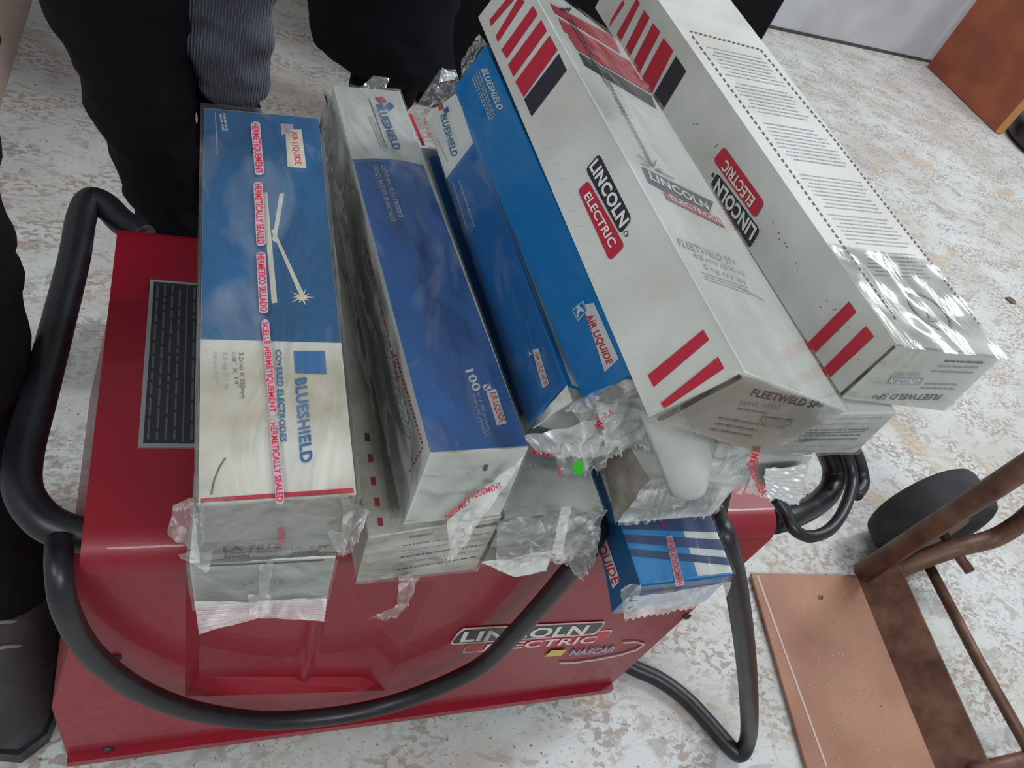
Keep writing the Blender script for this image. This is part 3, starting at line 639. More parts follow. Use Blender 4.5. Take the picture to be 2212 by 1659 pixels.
def pill(p0, p1, w, t, m=M_PILL):
    a_ = Vector(p0); b2 = Vector(p1); n_ = (b2 - a_).normalized(); n_ = Vector((n_.y, -n_.x)) * w / 2
    T.rquad(sp, [a_ - n_, b2 - n_, b2 + n_, a_ + n_], m, .0034, .45, .05)
    k_ = .36 * w * n_.normalized() * 2 * .5
    T.text(sp, t, a_ - k_ + (b2 - a_) * .03, b2 - k_ - (b2 - a_) * .03, a_ + k_ + (b2 - a_) * .03, M_REDT, .0037, .012)
pill((551, 272), (561, 387), 20, 'HERMÉTIQUEMENT'); pill((557, 402), (564, 540), 20, 'HERMETICALLY SEALED'); pill((563, 553), (570, 685), 20, 'HERMÉTICO SELLADO')
pill((572, 698), (590, 905), 17, 'SCELLÉ HERMÉTIQUEMENT'); pill((590, 915), (605, 1096), 19, 'HERMETICALLY SEALED')
sp.build('seal_print', r_); sp = MB()
E_.text(sp, 'HER', (599, 1127), (602, 1166), (613, 1127), M_REDT, .0034, .02)
sp.build('seal_print', r_)
y = c(1, 0, 0).y - .004
sheet(r_, 'crumpled_film', [aty(378, 1085, y + .01), aty(445, 1088, y), aty(440, 1210, y - .004), aty(362, 1150, y)], M_FILM2, .006, 70, (18, 24), seed=31)
sheet(r_, 'crumpled_film', [aty(745, 1070, y), aty(800, 1105, y + .01), aty(780, 1165, y), aty(722, 1200, y - .004)], M_FILM2, .007, 90, (18, 22), seed=32)
sheet(r_, 'crumpled_film', [aty(385, 1195, y - .003), aty(460, 1190, y - .003), aty(450, 1235, y - .006), aty(400, 1225, y - .005)], M_FILM2, .004, 90, (16, 10), seed=33)
sheet(r_, 'crumpled_film', [aty(440, 1095, y - .003), aty(745, 1075, y - .003), aty(725, 1175, y - .005), aty(440, 1190, y - .005)], M_FILM, .004, 45, (44, 20), seed=34)

# ------------------------------------------------------------------ carton marked 100
r_, F, mb, c = carton('B', M_WHITE, 'dark blue carton marked 100 with white far end, second from left on top')
T = F['top']; L_ = F['left']; E_ = F['end']
T.quad(mb, [(757, 345), (914, 356), (1145, 968), (926, 984)], M_BLUEB, .0003, (6, 16))
for k in range(8):   # bulging upper edge of the blue field
    a_ = (757 + k * 19.6, 346 + k * 1.4); b2 = (757 + (k + 1) * 19.6, 346 + (k + 1) * 1.4)
    h0 = 8 * math.sin(math.pi * k / 8); h1 = 8 * math.sin(math.pi * (k + 1) / 8)
    T.poly(mb, [(a_[0], a_[1] + 1), (b2[0], b2[1] + 1), (b2[0], b2[1] - h1), (a_[0], a_[1] - h0)], M_BLUEB, .0003)
T.text(mb, 'BLUESHIELD', (811, 227), (850, 324), (827, 226), M_TEAL, .0006, .03)
T.quad(mb, [(809, 213), (825, 209), (836, 220), (823, 226)], M_RED, .0006, (1, 1)); T.quad(mb, [(829, 231), (841, 221), (852, 231), (841, 241)], M_BLUEB, .0006, (1, 1))
T.line(mb, (797, 213), (834, 319), 1.6, M_BLACK, .0006); T.scribble(mb, (803, 253), (829, 317), 2.2, M_LGREY, 2, .0006, 3); T.scribble(mb, (797, 253), (822, 317), 2.2, M_LGREY, 7, .0006, 3)
T.text(mb, 'COVERED ELECTRODES', (822, 359), (862, 470), (831, 359), M_TWHITE, .0006, .0); T.text(mb, 'ÉLECTRODES ENROBÉES', (806, 360), (846, 480), (815, 360), M_TWHITE, .0006, .0)
T.text(mb, '100', (1005, 802), (1023, 848), (1021, 797), M_TWHITE, .0006, .03); T.text(mb, 'ans de passion', (1030, 850), (1056, 945), (1038, 848), M_FGREY, .0006, 0); T.text(mb, 'years of passion', (1019, 852), (1046, 945), (1027, 850), M_FGREY, .0006, 0)
T.quad(mb, [(1050, 847), (1071, 841), (1094, 916), (1073, 921)], M_TWHITE, .0006, (1, 2)); T.text(mb, 'AIR LIQUIDE', (1057, 850), (1079, 915), (1069, 846), M_REDT, .0008, .01)
T.quad(mb, [(1042, 833), (1058, 830), (1061, 841), (1046, 846)], M_TWHITE, .0006, (1, 1)); T.line(mb, (1046, 843), (1056, 832), 3, M_BLUEB, .0008)
for k in range(14): L_.line(mb, (787 + k * 5.4, 515 + k * 22), (791 + k * 5.4, 531 + k * 22), 3, M_RED, .0004)
L_.dash(mb, (855, 765), (914, 962), 22, 3, M_RED, .55, .0004); L_.dash(mb, (914, 966), (884, 1022), 7, 3, M_RED, .55, .0004)
for k in range(7): L_.scribble(mb, (800 + k * 6, 690 + k * 6), (865 + k * 4, 930 + k * 4), 1.6, M_LGREY, k, .0004, 5)
E_.quad(mb, [(1042, 1016), (1046, 1003), (1055, 1003), (1051, 1016)], M_DGREY, .0004, (1, 1))
finish(r_, mb); wrap(r_, F, ('top', 'end'), seed=12, amp=.0012, M=M_FILMB)
wrap(r_, F, ('left',), seed=14, amp=.004, e=.005, grow=.0)
y = c(1, 0, 0).y - .004
s_ = sheet(r_, 'film_tail', [aty(965, 1125, y - .004), aty(1132, 985, y - .001), aty(1085, 1060, y - .004), aty(975, 1215, y - .012)], M_FILM3, .003, 60, (30, 14), seed=36)
sheet(r_, 'film_tail', [aty(1000, 1120, y - .008), aty(1050, 1085, y - .006), aty(1000, 1180, y - .014), aty(960, 1215, y - .014)], M_FILM2, .006, 90, (16, 20), seed=37, jag=.2)
sheet(r_, 'wrap_ear', [c(0, 0, 0) + Vector((.020, .001, -.002)), c(0, 0, 0) + Vector((.042, .001, -.002)), c(0, 0, 0) + Vector((.048, .012, .010)), c(0, 0, 0) + Vector((.034, .012, .010))], M_FILM2, .003, 120, (12, 10), seed=38)
st = Plane(aty(950, 1000, y - .015), aty(1130, 1000, y - .015), aty(1130, 1160, y - .015), aty(950, 1160, y - .015), (0, -1, 0)); sm = MB()
st.text(sm, 'HERMÉT', (964, 1124), (1018, 1083), (962, 1112), M_REDT, 0, .02); sm.build('seal_print', r_); sm = MB(); st.text(sm, 'IQUEMENT', (1020, 1076), (1085, 1053), (1017, 1065), M_REDT, 0, .02); sm.build('seal_print', r_)

# ------------------------------------------------------------------ third blue carton
r_, F, mb, c = carton('C', M_BLUEC, 'blue carton standing on its narrow edge between the 100 carton and the bright blue one')
L_ = F['left']; T = F['top']; E_ = F['end']
L_.quad(mb, [(915, 235), (990, 195), (1023, 309), (963, 388)], M_TWHITE, .0003, (3, 5))
L_.text(mb, 'BLUESHIELD', (952, 250), (977, 340), (965, 246), M_TEAL, .0006, .02)
L_.quad(mb, [(946, 228), (956, 222), (960, 235), (949, 240)], M_RED, .0006, (1, 1)); L_.quad(mb, [(958, 238), (968, 230), (972, 240), (962, 248)], M_BLUEB, .0006, (1, 1))
L_.scribble(mb, (945, 300), (968, 350), 2, M_LGREY, 3, .0006, 3)
for k in range(3): L_.scribble(mb, (979 + k * 7, 395 - k * 2), (1010 + k * 8, 495 - k * 2), 2.4, M_TEAL if k % 2 else M_FGREY, k, .0006, 3)
L_.quad(mb, [(1151, 757), (1164, 753), (1187, 829), (1174, 840)], M_TWHITE, .0006, (1, 2)); L_.text(mb, 'AIR LIQUIDE', (1155, 762), (1177, 833), (1163, 759), M_REDT, .0008, .01)
L_.text(mb, 'A', (1145, 772), (1151, 765), (1141, 764), M_TWHITE, .0006, .02)
T.stquad(mb, .1, .1, .9, .997, M_GREY, .0003, (2, 6)); E_.stquad(mb, .03, .03, .97, .97, M_WHITE, .0003, (2, 2))
finish(r_, mb); wrap(r_, F, ('left', 'end'), seed=15, M=M_FILMB)
y = c(1, 0, 0).y - .003
sheet(r_, 'torn_flap', [aty(1150, 918, y), aty(1224, 832, y), aty(1236, 868, y - .006), aty(1150, 925, y - .007)], M_WHITE, .0015, 60, (12, 6), seed=41, thick=.0008)
fy = c(0, 0, 1).y
sheet(r_, 'twisted_film', [aty(888, 245, fy), aty(1000, 205, fy), aty(985, 150, fy + .02), aty(950, 150, fy + .02)], M_FILM2, .004, 70, (20, 16), seed=42)
sheet(r_, 'twisted_film', [aty(948, 178, fy + .012), aty(982, 172, fy + .012), aty(988, 160, fy + .02), aty(955, 146, fy + .02)], M_FOIL, .003, 110, (10, 10), seed=43)

# ------------------------------------------------------------------ bright blue carton
r_, F, mb, c = carton('D', M_BLUED, 'bright blue carton with red and white label, leaning against the white striped carton')
L_ = F['left']; T = F['top']; E_ = F['end']
L_.quad(mb, [(1260, 659), (1284, 654), (1338, 775), (1308, 804)], M_TWHITE, .0006, (1, 3)); L_.text(mb, 'AIR LIQUIDE', (1267, 683), (1313, 788), (1280, 677), M_REDT, .0008, .03)
L_.quad(mb, [(1237, 670), (1261, 649), (1270, 672), (1250, 694)], M_TWHITE, .0006, (1, 1)); L_.quad(mb, [(1240, 671), (1260, 653), (1267, 672), (1250, 690)], M_BLUED, .0009, (1, 1))
L_.text(mb, 'A', (1249, 687), (1265, 670), (1242, 668), M_TWHITE, .0012, .03)
L_.text(mb, 'BLUESHIELD', (1041, 151), (1077, 238), (1053, 148), M_TWHITE, .0006, .04)
for k in range(4): L_.scribble(mb, (1036 - k * 5, 156 + k * 4), (1070 - k * 3, 250 + k * 4), 3, M_FGREY, k + 3, .0006, 4)
E_.stquad(mb, .03, .25, .97, .97, M_GREY, .0003, (2, 2))
finish(r_, mb); wrap(r_, F, ('left', 'top'), seed=16, amp=.0008, M=M_FILM0)
y = c(1, 0, 0).y - .004
sheet(r_, 'crumpled_film', [aty(1230, 880, y), aty(1375, 810, y), aty(1400, 900, y - .008), aty(1265, 925, y - .008)], M_FILM2, .007, 60, (26, 20), seed=45)
sheet(r_, 'crumpled_film', [aty(1130, 945, y + .004), aty(1330, 890, y + .004), aty(1345, 985, y - .006), aty(1165, 985, y - .006)], M_FILM3, .008, 45, (34, 24), seed=46, jag=.15)
sheet(r_, 'crumpled_film', [aty(1290, 880, y), aty(1400, 860, y), aty(1412, 968, y - .01), aty(1310, 975, y - .01)], M_FILM3, .008, 60, (26, 22), seed=47, jag=.15)
sheet(r_, 'crumpled_film', [aty(1190, 965, y - .004), aty(1330, 950, y - .004), aty(1300, 1020, y - .012), aty(1215, 1030, y - .012)], M_FILM2, .006, 60, (24, 18), seed=48, jag=.2)
st = Plane(aty(1130, 900, y - .016), aty(1340, 900, y - .016), aty(1340, 1040, y - .016), aty(1130, 1040, y - .016), (0, -1, 0)); sm = MB()
st.text(sm, 'RMÉTICO', (1144, 979), (1196, 990), (1146, 969), M_REDT, 0, .02); sm.build('seal_print', r_); sm = MB(); st.text(sm, 'LADO', (1203, 1004), (1207, 1030), (1213, 1003), M_REDT, 0, .02)
sm.build('seal_print', r_); sm = MB(); st.text(sm, 'HERM', (1283, 905), (1300, 930), (1291, 899), M_REDT, 0, .02); st.text(sm, 'MÉTICA', (1290, 925), (1325, 890), (1283, 918), M_REDT, 0, .01)
sm.build('seal_print', r_); sm = MB(); st.rquad(sm, [(1236, 1022), (1258, 1026), (1262, 992), (1240, 994)], mat('green_dot', '#2fbf12', .5), .0005, .3, .4); sm.build('green_sticker', r_); sm = MB()
for p, q in (((1222, 888), (1236, 884)), ((1250, 890), (1270, 886)), ((1260, 915), (1300, 912))): st.line(sm, p, q, 6, M_LGREY, .0)
sm.build('grey_print', r_)
fy = c(0, 0, 1).y
sheet(r_, 'far_wrap', [aty(985, 190, fy + .002), aty(1052, 95, fy + .002), aty(1030, 72, fy + .012), aty(1005, 110, fy + .02)], M_FILM2, .004, 80, (16, 14), seed=49)

# ------------------------------------------------------------------ the two long white striped cartons
r_, F, mb, c = carton('L1', M_WHITE, 'long white carton with red and black stripes, tilted, its bright top facing the lamps')
L_ = F['left']; T = F['top']; E_ = F['end']
for q in ([(1061, 57), (1058, 44), (1110, -20), (1118, -8)], [(1076, 92), (1072, 78), (1122, -6), (1134, 4)], [(1095, 127), (1084, 108), (1152, 13), (1162, 31)], [(1110, 166), (1098, 141), (1170, 43), (1182, 67)], [(1132, 210), (1114, 177), (1188, 77), (1205, 108)]): L_.quad(mb, q, M_RED, .0004, (1, 2))
L_.quad(mb, [(1149, 252), (1133, 215), (1208, 116), (1225, 152)], M_BLACK, .0004, (1, 2))
L_.rquad(mb, [(1249, 412), (1318, 565), (1351, 532), (1271, 390)], M_RED, .0004, .2, .07)
L_.rquad(mb, [(1264, 365), (1342, 511), (1369, 474), (1296, 329)], M_TWHITE, .0005, .2, .07)
L_.rquad(mb, [(1266, 366), (1342, 508), (1367, 474), (1296, 332)], M_BLACK, .0007, .2, .07)
L_.text(mb, 'LINCOLN', (1275, 361), (1342, 494), (1292, 343), M_TWHITE, .0009, .035); L_.text(mb, 'ELECTRIC', (1263, 425), (1320, 537), (1276, 414), M_TWHITE, .0009, .025)
L_.rquad(mb, [(1348, 510), (1356, 514), (1360, 502), (1352, 498)], M_BLACK, .0007, .45, .45); L_.rquad(mb, [(1350, 509), (1355, 511), (1358, 503), (1353, 501)], M_WHITE, .0009, .45, .45)
L_.quad(mb, [(1400, 811), (1520, 712), (1533, 734), (1413, 836)], M_RED, .0004, (2, 1)); L_.quad(mb, [(1428, 871), (1552, 771), (1565, 796), (1440, 894)], M_RED, .0004, (2, 1))
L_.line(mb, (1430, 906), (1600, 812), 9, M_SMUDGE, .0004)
for k in range(16):   # little wrinkles of the shrink film along the lower edge
    p = (1150 + k * 14.0, 255 + k * 33.5); L_.line(mb, p, (p[0] + 16, p[1] - 3 - (k % 3) * 2), 1.6, M_TWHITE, .0004)
for q in ([(1188, 8), (1198, 28), (1340, 116), (1320, 74)], [(1206, 40), (1218, 68), (1383, 170), (1360, 134)], [(1226, 75), (1246, 108), (1405, 202), (1388, 175)]): T.quad(mb, q, M_RED, .0004, (1, 4))
T.quad(mb, [(1249, 114), (1263, 142), (1418, 236), (1406, 207)], M_BLACK, .0004, (1, 4))
for dx in (-3.2, 3.2): T.line(mb, (1228 + dx, 40), (1318 + dx, 190), 1.5, M_BLACK, .0007); T.line(mb, (1318 + dx * .7, 190), (1410 + dx * .3, 362), 1.3, M_BLACK, .0007)
for k in range(7): T.line(mb, (1208 + k * 3.4, 18 + (k % 2) * 3), (1211 + k * 3.6, 22 + (k % 2) * 4), 3, M_BLACK, .0007)
for dx, dy, l in ((-34, -32, 1), (-22, -36, 1), (-30, -14, .9), (8, -22, .9), (6, -34, .5), (22, 8, .9), (46, 22, 1.0), (16, 2, 1.0)): T.line(mb, (1410 + dx * .2, 366 + dy * .2), (1410 + dx * l, 366 + dy * l), 1.3, M_BLACK, .0007)
T.quad(mb, [(1400, 395), (1530, 466), (1540, 437), (1385, 361)], M_BLACK, .0004, (4, 1)); T.quad(mb, [(1440, 432), (1566, 494), (1554, 474), (1432, 415)], M_RED, .0006, (4, 1))
T.text(mb, 'LINCOLN', (1403, 388), (1531, 457), (1397, 371), M_TWHITE, .0009, .03); T.text(mb, 'ELECTRODE', (1447, 432), (1560, 488), (1441, 420), M_TWHITE, .0009, .02)
T.text(mb, 'FLEETWELD 5P+', (1467, 531), (1592, 576), (1462, 514), M_FGREY, .0006, .01); T.text(mb, '4.8 mm (3/16 in)', (1499, 556), (1609, 597), (1494, 544), M_LGREY, .0006, 0); T.text(mb, '5 kg (11 lb)', (1522, 581), (1611, 614), (1518, 571), M_LGREY, .0006, 0)
for k in range(3): T.scribble(mb, (1514 + k * 4, 588 + k * 7), (1615 + k * 3, 622 + k * 7), 2, M_FGREY, k, .0006, 3)
T.line(mb, (1592, 618), (1650, 650), 1.4, M_LGREY, .0006)
E_.text(mb, 'FLEETWELD 5P+', (1619, 853), (1772, 883), (1629, 838), M_DGREY, .0006, .015); E_.text(mb, 'E6010  E4311', (1597, 872), (1680, 884), (1601, 864), M_LGREY, .0006, 0); E_.scribble(mb, (1592, 882), (1660, 893), 4, M_LGREY, 4, .0006, 4)
E_.quad(mb, [(1640, 909), (1706, 917), (1713, 906), (1646, 898)], M_LGREY, .0006, (2, 1)); E_.text(mb, 'LINCOLN', (1648, 907), (1702, 914), (1650, 901), M_TWHITE, .0008, .02); E_.text(mb, 'ELECTRIC', (1649, 921), (1695, 926), (1652, 914), M_LGREY, .0008, 0)
for k in range(3): E_.scribble(mb, (1552 - k * 9, 902 + k * 12), (1650 - k * 12, 918 + k * 12), 4, M_LGREY, k + 20, .0006, 4)
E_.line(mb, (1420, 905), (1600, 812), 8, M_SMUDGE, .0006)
finish(r_, mb); wrap(r_, F, ('top', 'end'), seed=17, amp=.0007, M=M_FILM0)
y = c(1, 0, 0).y - .003
sheet(r_, 'crumpled_film', [aty(1400, 885, y), aty(1470, 872, y), aty(1500, 945, y - .004), aty(1425, 925, y - .004)], M_FILM, .003, 80, (20, 16), seed=51)

r_, F, mb, c = carton('L2', M_WHITE, 'white striped carton with dashed instruction panel and upside down logo, rightmost of the pile')
L_ = F['left']; T = F['top']; E_ = F['end']
for q in ([(1315, 60), (1322, 40), (1346, 0), (1350, 8)], [(1333, 74), (1340, 92), (1383, 7), (1376, -4)], [(1349, 108), (1358, 128), (1404, 38), (1392, 22)], [(1365, 141), (1380, 161), (1427, 69), (1411, 50)], [(1384, 175), (1407, 204), (1455, 110), (1434, 82)]): L_.quad(mb, q, M_RED, .0004, (1, 2), False)
L_.quad(mb, [(1412, 206), (1430, 242), (1483, 154), (1461, 121)], M_BLACK, .0004, (1, 2), False)
L_.rquad(mb, [(1653, 439), (1565, 316), (1541, 346), (1632, 473)], M_RED, .0004, .2, .07)
L_.rquad(mb, [(1647, 498), (1551, 370), (1533, 401), (1619, 543)], M_TWHITE, .0005, .2, .07)
L_.rquad(mb, [(1645, 498), (1551, 373), (1535, 401), (1619, 540)], M_BLACK, .0007, .2, .07)
L_.text(mb, 'LINCOLN', (1637, 495), (1555, 386), (1623, 520), M_TWHITE, .0009, .035); L_.text(mb, 'ELECTRIC', (1634, 430), (1571, 345), (1621, 449), M_TWHITE, .0009, .025)
L_.rquad(mb, [(1537, 380), (1542, 384), (1546, 377), (1541, 372)], M_BLACK, .0007, .45, .45)
L_.quad(mb, [(1740, 747), (1835, 651), (1851, 674), (1755, 769)], M_RED, .0004, (2, 1), False); L_.quad(mb, [(1775, 800), (1871, 704), (1889, 727), (1788, 821)], M_RED, .0004, (2, 1), False)
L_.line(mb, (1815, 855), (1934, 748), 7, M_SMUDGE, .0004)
rn = random.Random(4)
for k in range(26):
    t_ = rn.random(); p = (1480 + t_ * 400, 200 + t_ * 560 + rn.uniform(10, 60)); L_.line(mb, p, (p[0] + 2, p[1] + 2), 2, M_SMUDGE, .0004)
T.dash(mb, (1495, 78), (1655, 297), 19, 3, M_DGREY, .6, .0004); T.dash(mb, (1655, 297), (1938, 695), 34, 3, M_DGREY, .6, .0004)
T.dash(mb, (1490, 68), (1643, 108), 15, 3, M_DGREY, .6, .0004); T.dash(mb, (1643, 108), (1801, 300), 19, 3, M_DGREY, .6, .0004); T.dash(mb, (1801, 300), (2118, 705), 44, 3, M_DGREY, .6, .0004)
for k in range(58):
    t_ = k / 58.0
    if k in (8, 17, 18, 29, 30, 31, 41, 50): continue
    a_ = Vector((1520, 100)) + (Vector((1890, 602)) - Vector((1520, 100))) * t_; b2 = Vector((1655, 130)) + (Vector((2030, 610)) - Vector((1655, 130))) * t_
    f_ = rn.uniform(0, .12); T.scribble(mb, a_ + (b2 - a_) * f_, b2 - (b2 - a_) * rn.uniform(0, .15), 2.2 if k % 9 == 1 else 1.6, M_LGREY, 60 + k, .0004, 2.4)
ring = [(2010 + 52 * math.cos(a_) * 1, 673 + 0) for a_ in (0,)]
cc = T.st((2008, 673)); TW = (T.b - T.a).length; TL_ = (T.d - T.a).length; RR = .016
def rp(a_, r): return (cc[0] + r * math.cos(a_) / TW, cc[1] + r * math.sin(a_) / TL_)
for k in range(40):
    a0_ = k * math.pi / 20; a1_ = (k + 1) * math.pi / 20
    mb.face([T.P(*rp(a0_, RR), .0005), T.P(*rp(a1_, RR), .0005), T.P(*rp(a1_, RR - .0022), .0005), T.P(*rp(a0_, RR - .0022), .0005)], M_LGREY)
T.line(mb, (2000, 655), (2008, 690), 5, M_LGREY, .0005); T.line(mb, (1992, 690), (2024, 694), 5, M_LGREY, .0005); T.line(mb, (1985, 640), (1996, 655), 4, M_LGREY, .0005)
E_.text(mb, 'FLEETWELD 5P+', (2037, 851), (1890, 849), (2024, 863), M_DGREY, .0006, .01)
E_.quad(mb, [(1915, 828), (1985, 831), (1996, 816), (1925, 812)], M_LGREY, .0006, (2, 1)); E_.text(mb, 'LINCOLN', (1986, 818), (1924, 815), (1978, 829), M_TWHITE, .0008, .02); E_.text(mb, 'ELECTRIC', (1990, 804), (1930, 801), (1983, 812), M_LGREY, .0008, .0)
for k in range(3): E_.scribble(mb, (2012 + (2 - k) * 14, 779 + k * 11), (2125 - k * 12, 782 + k * 11), 4, M_DGREY if k == 0 else M_LGREY, k + 20, .0006, 4)
for k in range(2): E_.scribble(mb, (2000 - k * 10, 828 + k * 9), (2070 - k * 8, 830 + k * 9), 4, M_LGREY, k + 30, .0006, 4)
finish(r_, mb); wrap(r_, F, ('end',), seed=18, amp=.0008)
b0_ = F['top']
nf = MB(); nf.grid(lambda i, j: b0_.P(-.005 + 1.01 * i, .83 + .178 * j) + b0_.n * (.0014 + .0012 * wnoise((b0_.P(i, .83 + .17 * j)), 60, 19) * (1 if j > .05 else 0)), 24, 24, M_FILMB, True); nf.build('wrinkled_wrap', r_)

# ------------------------------------------------------------------ hand truck on the floor at right
M_TRUCK = mat('truck_brown_paint', '#ab8068', .6, col2='#946854', nscale=9, nlo=.3, nhi=.7, bump=.2, bscale=90)
M_RUST = mat('truck_rusty_tube', '#7d5c4a', .5, col2='#50332a', nscale=28, nlo=.3, nhi=.7, bump=.25, bscale=90, metal=.2)
M_DUST = mat('dust_crumbs', '#b09f72', .9); M_TIRE = mat('tyre_rubber', '#2c2d31', .85, bump=.5, bscale=160, col2='#3a3a3d')
tr_ = empty('hand_truck', (1.03, .25, 0), 'rusty brown hand truck with flat toe plate and tubular frame on the floor at right', 'hand truck')
mb = MB(); g = [atz(1620, 1240, .008), atz(1809, 1262, .008)]
PA = Vector((.822, .415, .004)); PB = Vector((1.035, .398, .004)); dirv = Vector((-.13, -.80, 0))
PC = PB + Vector((-.115, -.72, 0)); PD = PA + Vector((-.135, -.72, 0))
up = Vector((0, 0, .005))
mb.mesh([PA, PB, PC, PD, PA + up, PB + up, PC + up, PD + up], [(0, 3, 2, 1), (4, 5, 6, 7), (0, 1, 5, 4), (1, 2, 6, 5), (2, 3, 7, 6), (3, 0, 4, 7)], M_TRUCK)
mb.build('toe_plate', tr_, bevel=.001)
TP = Plane(PA + up, PB + up, PC + up, PD + up, (0, 0, 1)); sm = MB()
TP.line(sm, (1636, 1243), (1785, 1655), 4, mat('scratch_pale', '#c4b2a6', .7), .0004)
rn = random.Random(9)
for k in range(170):
    t_ = rn.random(); w_ = rn.random() ** .6; p = Vector((1660 + 130 * t_ + w_ * 165, 1270 + 390 * t_ + w_ * 5)); a_ = rn.uniform(0, 3.1); l = rn.uniform(2, 6)
    TP.line(sm, p, p + Vector((math.cos(a_) * l, math.sin(a_) * l)), rn.uniform(1.2, 2.6), M_DUST, .0005)
TP.line(sm, (1767, 1290), (1777, 1292), 8, M_SMUDGE, .0006)
sm.build('scratches_and_dust', tr_)
# upright back plate, rising from the toe plate
mb = MB(); q0 = PB + Vector((-.008, 0, .004)); q1 = PC + Vector((-.008, 0, .004)); h = Vector((.042, 0, .052)); th = Vector((.004, 0, -.001))
mb.mesh([q0, q1, q1 + h, q0 + h, q0 + th, q1 + th, q1 + h + th, q0 + h + th], [(0, 1, 2, 3), (7, 6, 5, 4), (0, 4, 5, 1), (3, 2, 6, 7), (0, 3, 7, 4), (1, 5, 6, 2)], M_RUST); mb.build('back_plate', tr_)
mb = MB(); e0 = Vector(atz(1862, 1238, .030)); dd = aty(2212, 1010, e0.y - .01); mb.tube([e0, dd, dd + (dd - e0) * 1.8], .0165, M_RUST, 14, 1); mb.build('frame_tube', tr_)
mb = MB(); e1_ = aty(1885, 1262, .385); mb.tube([e1_, aty(1960, 1222, .385), aty(2060, 1185, .385), aty(2140, 1165, .385), aty(2195, 1135, .385), aty(2260, 1080, .385)], .0150, M_RUST, 14, 6); mb.build('curved_brace', tr_)
mb = MB(); mb.tube([atz(2008, 1225, .06), atz(2110, 1420, .06), atz(2240, 1650, .06)], .0085, M_RUST, 10, 1); mb.build('cross_rod', tr_)
mb = MB(); mb.tube([atz(2100, 1668, .05), atz(2290, 1622, .05)], .011, M_RUST, 12, 1); mb.build('frame_tube', tr_)
# wheel: a fat tyre standing on the floor, axle along y
wc = Vector((1.155, .450, .095)); wr = .095; ww = .075; wd = Vector((1, .10, 0)).normalized(); wa = Vector((-wd.y, wd.x, 0))
def lathe(mbx, profile, M, c0=wc, seg=40):
    def fn(i, j):
        k = j * (len(profile) - 1); k0 = int(min(k, len(profile) - 2)); t = k - k0
        r_2 = profile[k0][0] * (1 - t) + profile[k0 + 1][0] * t; a_ = profile[k0][1] * (1 - t) + profile[k0 + 1][1] * t
        an = 2 * math.pi * i; return c0 + wd * (r_2 * math.cos(an)) + Vector((0, 0, r_2 * math.sin(an))) + wa * a_
    mbx.grid(fn, seg, len(profile) - 1, M, True, closeu=True)
mb = MB(); lathe(mb, [(.045, -.026), (.070, -.036), (.084, -.038), (.091, -.034), (.094, -.028), (wr, -.02), (wr, .02), (.094, .028), (.091, .034), (.084, .038), (.070, .036), (.045, .026)], M_TIRE); ty = mb.build('wheel', tr_)
mb = MB(); lathe(mb, [(.001, -.026), (.044, -.030), (.046, -.030), (.046, .030), (.044, .030), (.001, .026)], M_RUST); mb.build('wheel_hub', ty)
mb = MB(); mb.tube([wc + wa * .05, wc - wa * .10], .008, M_RUST, 10, 1); mb.build('axle', tr_)

# ------------------------------------------------------------------ wooden cabinet and black base far right
M_WOOD = mat('cherry_laminate', '#a0532f', .4, col2='#8a4529', nscale=7, coat=.2); M_WEDGE = mat('wood_pale_edge', '#c98a58', .5)
cbn = empty('wooden_desk_panel', (3.2, 2.4, 0), 'reddish brown wooden panel with pale front edge by the back wall', 'furniture')
pf = atz(2008, 148, .003); pn = atz(2150, 285, .003); dv = (pn - pf).normalized(); nn = Vector((-dv.y, dv.x, 0)); nn = nn if nn.x > 0 else -nn
pf = pf - dv * .02
mb = MB(); Hc = Vector((0, 0, .75)); tk = nn * .5
mb.mesh([pf, pn, pn + nn * .03, pf + nn * .03, pf + Hc, pn + Hc, pn + nn * .03 + Hc, pf + nn * .03 + Hc], [(0, 1, 2, 3), (4, 7, 6, 5), (0, 4, 5, 1), (2, 6, 7, 3), (3, 7, 4, 0)], M_WOOD)
mb.build('side_panel', cbn)
mb = MB(); mb.box(pn + nn * .015 + dv * .004 + Hc / 2, (.008, .034, .75), M_WEDGE, Matrix((dv, nn, (0, 0, 1))).transposed()); mb.build('edge_strip', cbn)
bs = MB(); bc = pn + nn * .285 + dv * .10
def bowl(i, j):
    r_2 = [.0, .20, .235, .24, .235, .20][0:6]; zz = [.10, .095, .075, .045, .015, .0]
    k = j * 5; k0 = int(min(k, 4)); t = k - k0; R2 = r_2[k0] * (1 - t) + r_2[k0 + 1] * t; Z = zz[k0] * (1 - t) + zz[k0 + 1] * t
    return (bc.x + R2 * math.cos(6.28318 * i), bc.y + R2 * math.sin(6.28318 * i), Z)
bs.grid(bowl, 36, 15, mat('black_gloss_plastic', '#1a1b22', .25), True, closeu=True); tag(bs.build('round_base'), 'black round plastic base on the floor beside the wooden panel', 'chair base')

# ------------------------------------------------------------------ black cabinet behind the pile
M_BLK = mat('black_matt_metal', '#08080e', .8, spec=.2)
mb = MB(); xr = aty(1700, 0, 1.62).x; xq = aty(960, 0, 1.62).x; mb.box(((xr + xq) / 2, 1.92, .45), (xr - xq, .6, .9), M_BLK); bcb = mb.build('equipment_cabinet', bevel=.012)
tag(bcb, 'tall black cabinet standing behind the white striped cartons', 'cabinet')

